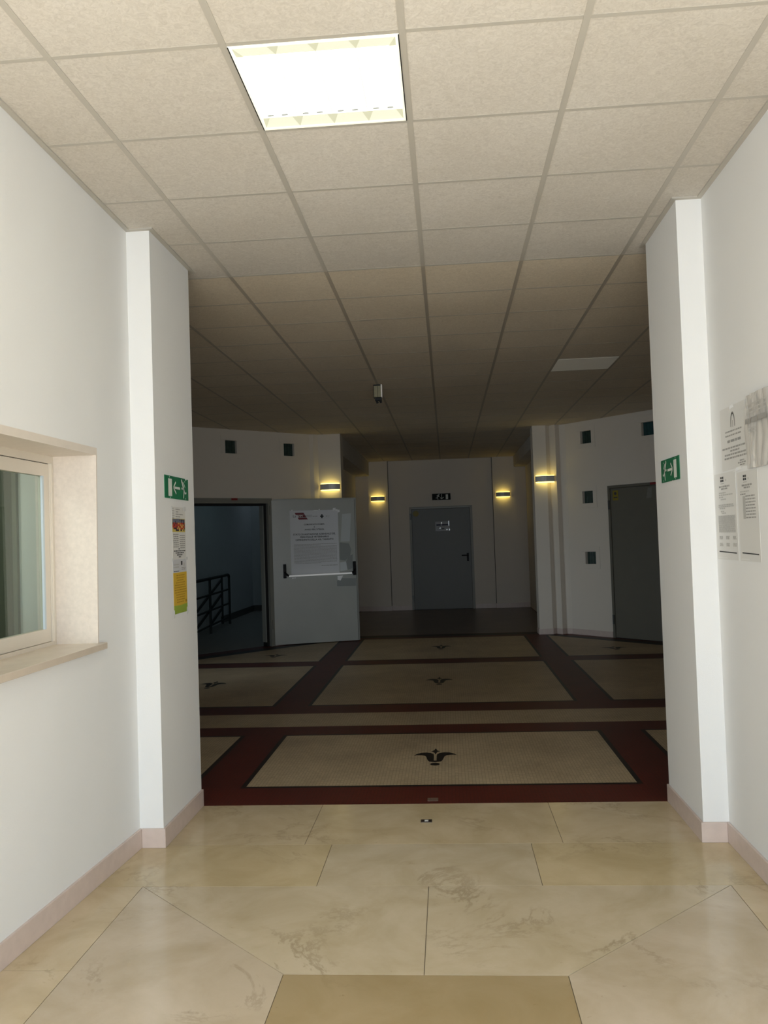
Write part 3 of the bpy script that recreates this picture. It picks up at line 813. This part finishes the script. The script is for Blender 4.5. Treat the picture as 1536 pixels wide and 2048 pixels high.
for ya, yb in ((hy0+.012, hy0+.080), (hy1-.012, hy1-.072)):     # sloping end reflectors and the fins hanging in front of them
    w = MB()
    w.face([(hx0+.012, ya, CEIL+.003), (hx1-.012, ya, CEIL+.003), (hx1-.012, yb, CEIL+.012), (hx0+.012, yb, CEIL+.012)], 'louvre_end')
    w.build('end_reflector', lamp)
    for k in range(1, nx):
        w = MB(); x = hx0+.012+cw*k
        ye, yo = (ya, yb) if ya < 0.3 else (yb, ya); w.face([(x-.021, ye, CEIL+.0015 if ye == ya else CEIL+.0105), (x+.021, ye, CEIL+.0015 if ye == ya else CEIL+.0105), (x, yo, CEIL+.0105 if ye == ya else CEIL+.0015)], 'louvre_fin'); w.build('fin', lamp)
    for x, d in ((hx0+.012, .026), (hx1-.012, -.026)):
        w = MB(); w.face([(x, yb, CEIL+.0105), (x+d, yb, CEIL+.0105), (x, ya, CEIL+.0015)], 'louvre_fin'); w.build('fin', lamp)
for k in range(nx):                        # lamp clips showing against the glare
    for d in (-.034, .022):
        w = MB(); x = hx0+.012+cw*(k+.5)+d
        w.box((x-.012, hy1-.098, CEIL+.006), (x+.012, hy1-.092, CEIL+.010), 'clip'); w.build('lamp_clip', lamp)
for x in (hx0-.001, hx1-.003):
    w = MB(); w.box((x, hy0, CEIL-.0016), (x+.004, hy1, CEIL-.0005), 'rubber'); w.build('shadow_gap', lamp)
for k in range(nx):
    w = MB(); x = hx0+.012+cw*(k+.5)
    w.tube([(x, hy0+.02, CEIL+.068), (x, hy1-.02, CEIL+.068)], .013, 'tube', 12); w.build('fluorescent_tube', lamp)

w = MB(); w.box((1.213, 5.413, CEIL-.0004), (1.787, 5.987, CEIL+.002), 'panel')
tag(w.build('ceiling_panel', origin=(1.5, 5.7, CEIL)), 'plain pale square panel replacing one tile of the dark hall ceiling', 'ceiling panel')

# small ceiling fixture in the hall
fx = tag(empty('ceiling_detector', (-.585, 6.3, CEIL)), 'small box-shaped metal fixture hanging under the dark hall ceiling', 'ceiling fixture')
w = MB()
w.box((-.640, 6.26, CEIL-.135), (-.600, 6.33, CEIL), 'brass'); w.box((-.598, 6.262, CEIL-.135), (-.566, 6.33, CEIL), 'brass')
w.box((-.6, 6.27, CEIL-.13), (-.598, 6.33, CEIL), 'rubber')
w.box((-.646, 6.275, CEIL-.14), (-.640, 6.34, CEIL), 'rubber'); w.box((-.640, 6.254, CEIL-.014), (-.566, 6.262, CEIL-.002), 'rubber')
w.build('fixture_body', fx, bevel=.002)
w = MB(); w.box((-.565, 6.258, CEIL-.137), (-.552, 6.33, CEIL), 'brightmetal'); w.build('bright_edge', fx, bevel=.002)
w = MB(); w.box((-.632, 6.28, CEIL-.17), (-.562, 6.325, CEIL-.1355), 'rubber')
w.tube([(-.615, 6.30, CEIL-.17), (-.608, 6.31, CEIL-.195)], .012, 'rubber', 8); w.tube([(-.578, 6.30, CEIL-.17), (-.570, 6.31, CEIL-.19)], .012, 'rubber', 8)
w.build('sensor', fx)

# ------------------------------------------------------------------ wall sconces
def sconce(cx, y, zc, wid, hgt, depth, label, glow, energy):
    root = tag(empty('wall_sconce', (cx, y, zc)), label, 'wall lamp', 'half-round metal wall sconces')
    N_ = 18; r = wid/2
    def arc(k, f=1.0):
        t = math.pi*k/N_
        return (cx - r*f*math.cos(t), y - .012 - depth*f*math.sin(t))
    w = MB()
    for k in range(N_):
        a, b = arc(k), arc(k+1); c, d = arc(k, .94), arc(k+1, .94)
        w.box8([(*a, zc-hgt/2), (*b, zc-hgt/2), (*d, zc-hgt/2), (*c, zc-hgt/2),
                (*a, zc+hgt/2), (*b, zc+hgt/2), (*d, zc+hgt/2), (*c, zc+hgt/2)], 'sconce')
    shade = w.build('shade', root)
    w = MB(); w.box((cx-.03, y-.012, zc-.04), (cx+.03, y, zc+.04), 'sconce'); w.build('wall_plate', root)
    for zz, nm in ((zc+hgt/2, 1), (zc-hgt/2, -1)):
        w = MB()
        z0, z1 = (zz-.004, zz+.011) if nm > 0 else (zz-.013, zz+.004)
        poly = [arc(k, .93) for k in range(N_+1)]
        w.prism(poly, z0, z1, glow)
        w.build('diffuser', root)
    w = MB(); w.box((cx-.011, y-.012-depth-.003, zc-hgt/2+.004), (cx+.011, y-.012-depth+.004, zc+hgt/2-.004), 'sconce_strip')
    w.build('centre_strip', shade)
    for zz, sgn in ((zc+hgt/2+.022, 1), (zc-hgt/2-.024, -1)):
        L_ = bpy.data.lights.new('sconce_light', 'POINT'); L_.energy = energy; L_.color = (1.0, .78, .22); L_.shadow_soft_size = .03
        o = bpy.data.objects.new('sconce_light', L_); col.objects.link(o); o.parent = root
        o.location = (0, -.075, zz-zc)
sconce(-1.700, 10.30, 2.378, .318, .088, .085, 'lit metal sconce on the left hall pier above the open door leaf', 'glow', .075)
sconce(1.622, 10.34, 2.378, .300, .088, .085, 'lit metal sconce on the right hall pier', 'glow', .07)
sconce(-1.362, YB-.06, 2.400, .305, .090, .085, 'lit metal sconce on the pilaster left of the end door', 'glow_far', .10)
sconce(1.306, YB-.06, 2.398, .305, .090, .085, 'lit metal sconce on the pilaster right of the end door', 'glow_far', .10)

# ------------------------------------------------------------------ escape signs
def exit_sign(pl, u0, u1, v0, v1, mirror, chips, label, green='green', thick=.004, down=False):
    root = tag(empty('exit_sign', pl.P((u0+u1)/2, v0)), label, 'exit sign')
    W, H = u1-u0, v1-v0
    def T(p): return (u0+W*(1-p[0] if mirror else p[0]), v0+H*p[1])
    w = MB()
    pts = [T(p) for p in chips]
    if mirror: pts.reverse()
    pl.slabpoly(w, pts, .001, thick, green)
    plate = w.build('sign_plate', root)
    w = MB(); h = thick+.0006
    def S(a, b, t): pl.stroke(w, T(a), T(b), t, h, 'white')
    if not down:
        a, b = T((.135, .10)), T((.285, .87))
        pl.rect(w, min(a[0], b[0]), max(a[0], b[0]), a[1], b[1], h, 'white')
        S((.365, .5), (.62, .5), H*.105)
        S((.345, .5), (.445, .76), H*.085); S((.345, .5), (.455, .245), H*.085)
        mx = -.01
    else:
        a, b = T((.74, .10)), T((.87, .85))
        pl.rect(w, min(a[0], b[0]), max(a[0], b[0]), a[1], b[1], h, 'white')
        S((.52, .90), (.52, .22), H*.07); S((.52, .16), (.44, .36), H*.09); S((.52, .16), (.62, .42), H*.09)
        mx = -.57
    def X(p): return ((p[0]+mx) if not down else (.30-(p[0]-.80)*.95), p[1])
    c = T(X((.715, .86)))
    pl.disc(w, c, W*.022, H*.085, h, 'white')
    for a, b, t in (((.735, .80), (.80, .50), .15), ((.79, .79), (.86, .60), .06), ((.70, .525), (.79, .515), .085),
                    ((.805, .52), (.845, .31), .10), ((.845, .31), (.91, .335), .085), ((.81, .46), (.785, .09), .085), ((.735, .79), (.79, .79), .06)):
        S(X(a), X(b), H*t)
    w.build('pictogram', plate)
    if not down:
        for p in ((.19, .945), (.215, .045), (.84, .86), (.87, .075)):
            w = MB(); q = T(p); pl.disc(w, q, .004, .0045, h, 'white', 8); w.build('screw', plate)
LP = Plane((PL, 0, 0), (0, 1, 0)); RP = Plane((PR_, 0, 0), (0, -1, 0))
chipL = [(0, 0), (1, 0), (1, .985), (.955, .985), (.94, .94), (.88, .93), (.865, 1.0), (0, 1)]
chipR = [(.03, 0), (.36, .0), (.40, .035), (.45, .0), (.96, 0.0), (1, .0), (1, .96), (.985, 1), (0, 1), (0, .04)]
exit_sign(LP, 1.688, 2.096, 1.802, 1.926, False, chipL, 'green escape sign with arrow pointing left on the left pier')
exit_sign(RP, -2.071, -1.707, 1.800, 1.923, True, chipR, 'green escape sign with arrow pointing right on the right pier')
exit_sign(BW, -.198, .194, 2.332, 2.468, False, [(0, 0), (1, 0), (1, 1), (0, 1)], 'dark escape sign with downward arrow over the end door', 'darkgreen', .03, True)

# ------------------------------------------------------------------ papers
R_ = random.Random(3)
def paper(name, pl, u0, u1, v0, v1, h, m, label, cat='notice', group=None, skew=0.0):
    root = tag(empty(name, pl.P((u0+u1)/2, v0, .0001)), label, cat, group)
    w = MB()
    pl.slabpoly(w, [(u0, v0), (u1, v0+skew), (u1, v1+skew*.3), (u0, v1)], .0001, h, m)
    SHEET[root.name] = w
    return root
SHEET = {}
def imprint(w, root, name='sheet'):
    """print on a sheet: the ink joins the sheet's own mesh"""
    b = SHEET[root.name]; k = len(b.v)
    b.v += w.v
    for f_, m_ in zip(w.f, w.m):
        b.f.append(tuple(i+k for i in f_)); b.m.append(b.mi(w.mats[m_]))
    return b.build(name, root)
def tapes(root, pl, spots, h, m='tape'):
    for u, v, du, dv in spots:
        w = MB()
        pl.slabpoly(w, [(u, v), (u+du, v+dv*.2), (u+du*.9, v+dv), (u+du*.1, v+dv*.9)], h, h+.0005, m)
        w.build('hanging_tape', root)

# on the left pier, under the green sign
h = .0009
r = paper('leaflet', LP, 1.800, 2.036, 1.466, 1.758, h, 'paper_grey', 'white leaflet with colour picture taped under the green sign on the left pier', 'leaflet')
w = MB()
for k, (a, b) in enumerate(((1.865, 1.935), (1.875, 1.915), (1.865, 1.99), (1.865, 1.945), (1.87, 1.93))):
    LP.greek(w, a, b, 1.742-.0135*k, .0055, h+.0006, 'ink_soft', R_)
for k in range(6): LP.greek(w, 1.805, 1.84, 1.745-.013*k, .007, h+.0006, 'ink_pale', R_)
v = 1.602
for k in range(7):
    LP.greek(w, 1.815+.004*(k % 3), 1.905, v-.0115*k, .0055, h+.0006, 'ink_soft', R_); LP.greek(w, 1.925, 2.018, v-.0115*k-.006, .0055, h+.0006, 'ink_soft', R_)
for k, (a, b) in enumerate(((1.90, 1.92), (1.82, 2.02), (1.85, 1.99), (1.87, 1.97), (1.90, 1.94))):
    LP.greek(w, a, b, 1.521-.0112*k, .006, h+.0006, 'ink', R_)
imprint(w, r)
w = MB()
LP.rect(w, 1.802, 2.026, 1.618, 1.693, h+.0004, 'photo_yellow')
nu, nv = 16, 7
for i in range(nu):
    for j in range(nv):
        a = 1.806+(2.022-1.806)*i/nu; b = 1.624+(1.690-1.624)*j/nv
        q = R_.random()
        if j >= 5: m = 'photo_grey' if q < .75 else 'photo_dark'
        elif j >= 1: m = 'photo_red' if q < .55 else ('photo_dark' if q < .78 else None)
        else: m = 'photo_dark' if q < .5 else None
        if m: LP.rect(w, a, a+.0136, b, b+.0096, h+.0008, m)
w.build('picture', r)
tapes(r, LP, [(2.0, 1.735, .045, .03), (1.79, 1.74, .02, .022)], h+.001)
r = paper('leaflet', LP, 1.799, 2.036, 1.393, 1.466, h, 'paper_blue', 'narrow bluish white slip between the picture leaflet and the yellow flyer', 'leaflet')
w = MB(); LP.rect(w, 1.935, 1.962, 1.433, 1.455, h+.0006, 'ink'); LP.disc(w, (1.99, 1.435), .009, .012, h+.0006, 'ink_pale')
for k in range(2): LP.greek(w, 1.808, 1.90, 1.434-.014*k, .006, h+.0006, 'ink_pale', R_)
for k in range(2): LP.greek(w, 1.945, 2.015, 1.415-.009*k, .005, h+.0006, 'ink_soft', R_)
LP.greek(w, 1.81, 1.90, 1.398, .004, h+.0006, 'ink_blue', R_)
imprint(w, r)
tapes(r, LP, [(1.782, 1.455, .03, .02), (2.022, 1.457, .04, .02)], h+.0009)
r = paper('flyer', LP, 1.800, 2.036, 1.166, 1.393, h, 'yellowpaper', 'yellow flyer with a green bottom band on the left pier', 'flyer')
w = MB(); LP.slabpoly(w, [(1.7998, 1.1658), (2.0362, 1.1658), (2.0362, 1.214), (1.92, 1.209), (1.7998, 1.213)], h, h+.0005, 'greenpaper'); w.build('green_band', r)
w = MB()
for k, (a, b) in enumerate(((1.85, 1.99), (1.85, 1.99), (1.86, 1.97), (1.84, 2.0), (1.82, 2.0), (1.815, 2.02), (1.815, 2.02), (1.815, 2.02), (1.84, 2.0), (1.84, 1.99), (1.85, 1.99), (1.85, 1.98))):
    LP.greek(w, a, b, 1.374-.0135*k, .0055, h+.0009, 'ink_ochre', R_)
LP.rect(w, 2.0, 2.025, 1.222, 1.236, h+.0009, 'ink_ochre')
imprint(w, r)
tapes(r, LP, [(1.78, 1.14, .03, .05), (2.02, 1.145, .025, .05)], h+.0009)

# on the right wall
WR = Plane((1.421, 0, 0), (0, -1, 0))
h = .0009
r = paper('notice', WR, -1.436, -1.060, 1.810, 2.104, h, 'paper_grey', 'broad white notice with arched emblem at the top left of the right wall group', skew=.004)
w = MB(); g = h+.0006
prev = None
for k in range(15):                 # pointed arch emblem
    t = math.pi*k/14
    p = (-1.262-.026*math.cos(t), 2.008+.062*math.sin(t)**.8)
    if prev: WR.stroke(w, prev, p, .011, g, 'ink_soft')
    prev = p
WR.stroke(w, (-1.262, 2.005), (-1.262, 2.035), .007, g, 'ink_soft')
for a, b, v, hh in ((-1.37, -1.15, 1.985, .007), (-1.37, -1.15, 1.966, .007), (-1.345, -1.165, 1.937, .012),
                    (-1.42, -1.075, 1.908, .008), (-1.31, -1.185, 1.893, .008), (-1.39, -1.095, 1.877, .008), (-1.395, -1.09, 1.861, .008),
                    (-1.19, -1.135, 1.840, .006), (-1.215, -1.115, 1.830, .006), (-1.19, -1.125, 1.820, .006)):
    WR.greek(w, a, b, v, hh, g, 'ink_soft', R_)
imprint(w, r)
tapes(r, WR, [(-1.30, 2.09, .06, .018), (-1.10, 2.085, .04, .02), (-1.25, 1.798, .08, .018)], g)

# crumpled plastic sleeve: rippled sheet
root = tag(empty('notice', WR.P(-.92, 1.80, .004)), 'crumpled plastic sleeve with a printed sheet at the right edge of the picture', 'notice')
w = MB(); nu, nv = 26, 20
U0, U1, V0, V1 = -1.075, -.74, 1.795, 2.112
def hgt(u, v):
    t = (u-U0)/(U1-U0)
    return .007 + .006*abs(math.sin(t*15+1.7*math.sin(v*9))) + .003*math.sin(v*23+t*7) + .006*math.exp(-((t-.22-.12*math.sin((v-1.8)*9))/.03)**2)
for i in range(nu):
    for j in range(nv):
        a, b = U0+(U1-U0)*i/nu, U0+(U1-U0)*(i+1)/nu; c, d = V0+(V1-V0)*j/nv, V0+(V1-V0)*(j+1)/nv
        w.face([WR.P(a, c, hgt(a, c)), WR.P(b, c, hgt(b, c)), WR.P(b, d, hgt(b, d)), WR.P(a, d, hgt(a, d))], 'plasticfilm')
pe = [U0+(U1-U0)*i/nu for i in range(nu+1)]
for i in range(nu):
    for v, s in ((V0, 1), (V1, -1)):
        q = [WR.P(pe[i], v, .001), WR.P(pe[i+1], v, .001), WR.P(pe[i+1], v, hgt(pe[i+1], v)), WR.P(pe[i], v, hgt(pe[i], v))]
        w.face(q, 'plasticfilm')
SHEET[root.name] = w
w = MB(); g = .0215
for a, b in ((-1.045, -1.022), (-1.014, -.985), (-.972, -.90), (-.89, -.80)):
    WR.rect(w, a, b, 1.986, 2.008, g, 'ink_soft')
for v in (2.045, 2.062, 2.028): WR.greek(w, -1.02, -.80, v, .006, g, 'ink_pale', R_)
for v in (1.96, 1.945): WR.greek(w, -1.01, -.92, v, .006, g, 'ink_pale', R_)
imprint(w, root, 'plastic_sleeve')

def lower_notice(u0, u1, v0, v1, label, table):
    r = paper('notice', WR, u0, u1, v0, v1, h, 'paper_grey', label, 'notice')
    w = MB(); g = h+.0006; W = u1-u0; H = v1-v0
    def U(f): return u0+W*f
    def V(f): return v1-H*f
    for a in (0, 1):
        for b in (0, 1):
            WR.rect(w, U(.30+.085*a), U(.37+.085*a), V(.10-.034*b), V(.075-.034*b), g, 'ink')
    WR.disc(w, (U(.56), V(.085)), W*.02, H*.012, g, 'ink_pale')
    WR.greek(w, U(.30), U(.48), V(.125), .004, g, 'ink_pale', R_)
    WR.greek(w, U(.22), U(.72), V(.165), .008, g, 'ink_soft', R_); WR.greek(w, U(.32), U(.62), V(.19), .007, g, 'ink_soft', R_)
    if not table:
        for f, a, b in ((.235, .2, .55), (.26, .2, .85), (.285, .2, .4), (.31, .28, .55), (.375, .16, .85), (.395, .16, .9), (.415, .2, .5), (.45, .26, .45), (.47, .3, .5)):
            WR.greek(w, U(a), U(b), V(f), .006, g, 'ink_pale', R_)
        for k in range(9): WR.greek(w, U(.13), U(.92), V(.50+.0115*k), .0036, g, 'ink_pale', R_)
        for k in range(8): WR.greek(w, U(.13), U(.92), V(.605+.0115*k), .0036, g, 'ink_pale', R_)
        for f in (.74, .82):
            for a in (.14, .46, .78):
                for q in range(3): WR.greek(w, U(a), U(a+.16), V(f+.013*q), .005, g, 'ink_pale', R_)
    else:
        WR.greek(w, U(.12), U(.6), V(.23), .005, g, 'ink_pale', R_); WR.greek(w, U(.12), U(.4), V(.26), .006, g, 'ink_soft', R_)
        WR.rect(w, U(.24), U(.37), V(.53), V(.275), g, 'ink_pale')
        for k in range(8): WR.greek(w, U(.38), U(.86), V(.285+.034*k), .006, g, 'ink_soft', R_)
    WR.slabpoly(w, [(U(.10), V(.915)), (U(.92), V(.925)), (U(.92), V(.912)), (U(.10), V(.902))], g-.0004, g, 'ink')
    imprint(w, r)
    tapes(r, WR, [(U(.02), V(.99), W*.5, H*.02), (U(.9), V(.02), W*.12, H*.03)], g, 'paper')
lower_notice(-1.563, -1.262, 1.388, 1.803, 'tall printed notice low on the right wall, nearest to the pier', False)
lower_notice(-1.236, -.988, 1.388, 1.790, 'tall printed notice with a short list, low on the right wall, nearer the camera', True)

# large press notice on the open door leaf
h = .0018
u0, u1, v0, v1 = .300, 1.035, 1.045, 2.010
r = paper('poster', DL, u0, u1, v0, v1, h, 'doorpaper', 'large white press notice taped to the open door leaf above the push bar', 'poster')
w = MB(); g = h+.0006; W = u1-u0; H = v1-v0; uc = (u0+u1)/2
def V(f): return v1-H*f
for k, (f0, f1) in enumerate(((.035, .068), (.072, .108), (.112, .142))):
    a = u0+.075+.022*k
    if k != 1:
        DL.poly(w, [(a+.016, V(f1)), (a+.155, V(f1)), (a+.133, V(f0)), (a, V(f0))], g, 'ink_red')
    else:
        DL.poly(w, [(a+.035, V(f1)), (a+.155, V(f1)), (a+.133, V(f0)), (a+.018, V(f0))], g, 'ink_red')
w.build('red_logo', r)
w = MB()
DL.text(w, 'La', u0+.045, V(.105), .055, g+.0004, 'ink', 'LEFT')
DL.text(w, 'VIM', u0+.118, V(.103), .048, g+.0008, 'white', 'LEFT')
DL.rect(w, u0+.225, u0+.335, V(.082), V(.078), g, 'ink'); DL.rect(w, u0+.225, u0+.335, V(.102), V(.098), g, 'ink')
DL.greek(w, u0+.345, u0+.42, V(.1), .010, g, 'ink_soft', R_)
DL.rect(w, u0+.46, u0+.515, V(.108), V(.088), g, 'ink'); DL.rect(w, u0+.478, u0+.498, V(.128), V(.066), g, 'ink')
DL.text(w, 'X', u0+.545, V(.115), .045, g, 'ink_soft', 'LEFT'); DL.text(w, 'Z', u0+.58, V(.115), .04, g, 'ink_pale', 'LEFT')
b_ = .0008
DL.text(w, 'COMUNICATO STAMPA', uc, V(.232), .030, g, 'ink', width=.315, bold=b_)
DL.text(w, 'E', uc, V(.272), .028, g, 'ink', bold=b_)
DL.text(w, "AVVISO PER L'UTENZA", uc, V(.312), .030, g, 'ink', width=.30, bold=b_)
DL.text(w, 'STATO DI AGITAZIONE AZIENDALE DEL', uc, V(.387), .036, g, 'ink', width=.645, bold=b_)
DL.text(w, 'PERSONALE VETERINARIO', uc, V(.430), .036, g, 'ink', width=.44, bold=b_)
DL.text(w, 'DIPENDENTE DELLA ASL TARANTO', uc, V(.473), .036, g, 'ink', width=.575, bold=b_)
for k in range(17):
    DL.greek(w, u0+.05, u1-.03, V(.535+.0185*k), .0068, g, 'ink_soft', R_, 1.0 if k not in (1, 16) else .62)
DL.greek(w, u0+.46, u1-.03, V(.875), .009, g, 'ink_soft', R_)
imprint(w, r)
tapes(r, DL, [(.325, 2.005, .02, .02), (.66, 2.0, .07, .012), (.74, 2.008, .02, .02), (.955, 1.995, .05, .045), (1.0, 1.985, .035, .035), (1.03, 1.965, .035, .045), (.31, .985, .02, .02), (.345, .99, .015, .015)], g)

# small sheet on the end door
h = .002
r = paper('notice', BW, -.150, .155, 1.668, 1.870, h, 'whitesticker', 'small shiny sheet with a dark heading on the end door', 'notice')
w = MB(); g = h+.0008
for a, b in ((-.13, -.035), (-.015, .12)): BW.rect(w, a, b, 1.785, 1.812, g, 'ink_blue')
BW.rect(w, -.02, .04, 1.705, 1.722, g, 'ink')
for v in (1.83, 1.755, 1.735): BW.greek(w, -.11, .11, v, .012, g, 'ink_soft', R_)
imprint(w, r)
tapes(r, BW, [(.125, 1.80, .022, .085), (.128, 1.775, .02, .03), (-.065, 1.715, .03, .03), (.08, 1.68, .03, .03), (.135, 1.67, .025, .045), (-.03, 1.82, .022, .04)], g)

# ------------------------------------------------------------------ floor fittings
w = MB(); w.box((-.108, 1.893, 0), (-.048, 1.935, .003), 'brownplate'); w.box((-.088, 1.903, .003), (-.068, 1.925, .0036), 'paper_grey')
tag(w.build('floor_plate', origin=(-.078, 1.914, 0)), 'small dark metal plate set in the limestone floor before the hall', 'floor plate')
w = MB(); w.box((-.08, 2.262, 0), (-.018, 2.315, .0024), M['sconce']); w.mats[0] = M['brown']
tag(w.build('floor_plate', origin=(-.05, 2.29, 0)), 'small dull plate set in the red mosaic edge just past the limestone', 'floor plate')

# ------------------------------------------------------------------ light
def area(name, loc, target, sx, sy, energy, color, spread=180):
    L_ = bpy.data.lights.new(name, 'AREA'); L_.shape = 'RECTANGLE'; L_.size = sx; L_.size_y = sy
    L_.energy = energy; L_.color = color; L_.spread = math.radians(spread)
    o = bpy.data.objects.new(name, L_); col.objects.link(o); o.location = loc
    o.rotation_euler = (Vector(target)-Vector(loc)).to_track_quat('-Z', 'Y').to_euler()
    return o
# daylight through the glazed entrance behind the camera
area('entrance_daylight', (-.05, -4.5, 1.45), (-.05, 6, 1.30), 6.4, 2.6, 285, (.80, .91, 1.0))
area('hall_window_light', (-4.6, 5.6, .95), (1.6, 10.3, .45), 1.2, 1.2, 5.5, (.76, .90, 1.0), 60)  # added low cool fill from the hall's unseen left side
area('stair_window_light', (-3.35, 12.6, 3.1), (-3.4, 13.2, 0), 1.2, 2.5, 1.5, (.62, .90, 1.0))
area('booth_light', (-2.9, -.5, 2.9), (-2.1, 1.3, 1.3), .8, .8, 20, (1.0, .98, .95))  # added fill brightening the booth behind the hatch glass
area('doorway_sun', (-.05, -3.7, 3.1), (-.05, -3.5, 0), 2.0, 1.0, 265, (1.0, .97, .93), 90)  # added down-light; its floor bounce brightens the ceiling near the camera

wd = bpy.data.worlds.new('sky'); scene.world = wd; wd.use_nodes = True
bg = wd.node_tree.nodes['Background']; bg.inputs['Color'].default_value = (.75, .85, 1.0, 1); bg.inputs['Strength'].default_value = .35

# ------------------------------------------------------------------ camera
cam = bpy.data.cameras.new('camera'); co = bpy.data.objects.new('camera', cam); col.objects.link(co)
pitch, yaw, roll = .031834341965325856, -.07372957022154812, -.033277370095545086
cp, sp, cy, sy, cr, sr = math.cos(pitch), math.sin(pitch), math.cos(yaw), math.sin(yaw), math.cos(roll), math.sin(roll)
f = Vector((sy*cp, cy*cp, sp)); rt = Vector((cy, -sy, 0)); up = rt.cross(f)
rx = cr*rt + sr*up; ry = -sr*rt + cr*up
m = Matrix((rx, ry, -f)).transposed().to_4x4(); m.translation = (.08809523, -2.70746013, 1.54234622)
co.matrix_world = m
cam.sensor_fit = 'VERTICAL'; cam.sensor_height = 36; cam.lens = 1680.0315/2048*36
cam.clip_start = .02; cam.clip_end = 100
scene.camera = co
scene.view_settings.view_transform = 'Standard'
scene.view_settings.look = 'None'
scene.view_settings.exposure = 0
scene.cycles.max_bounces = 10 if hasattr(scene, 'cycles') else 0
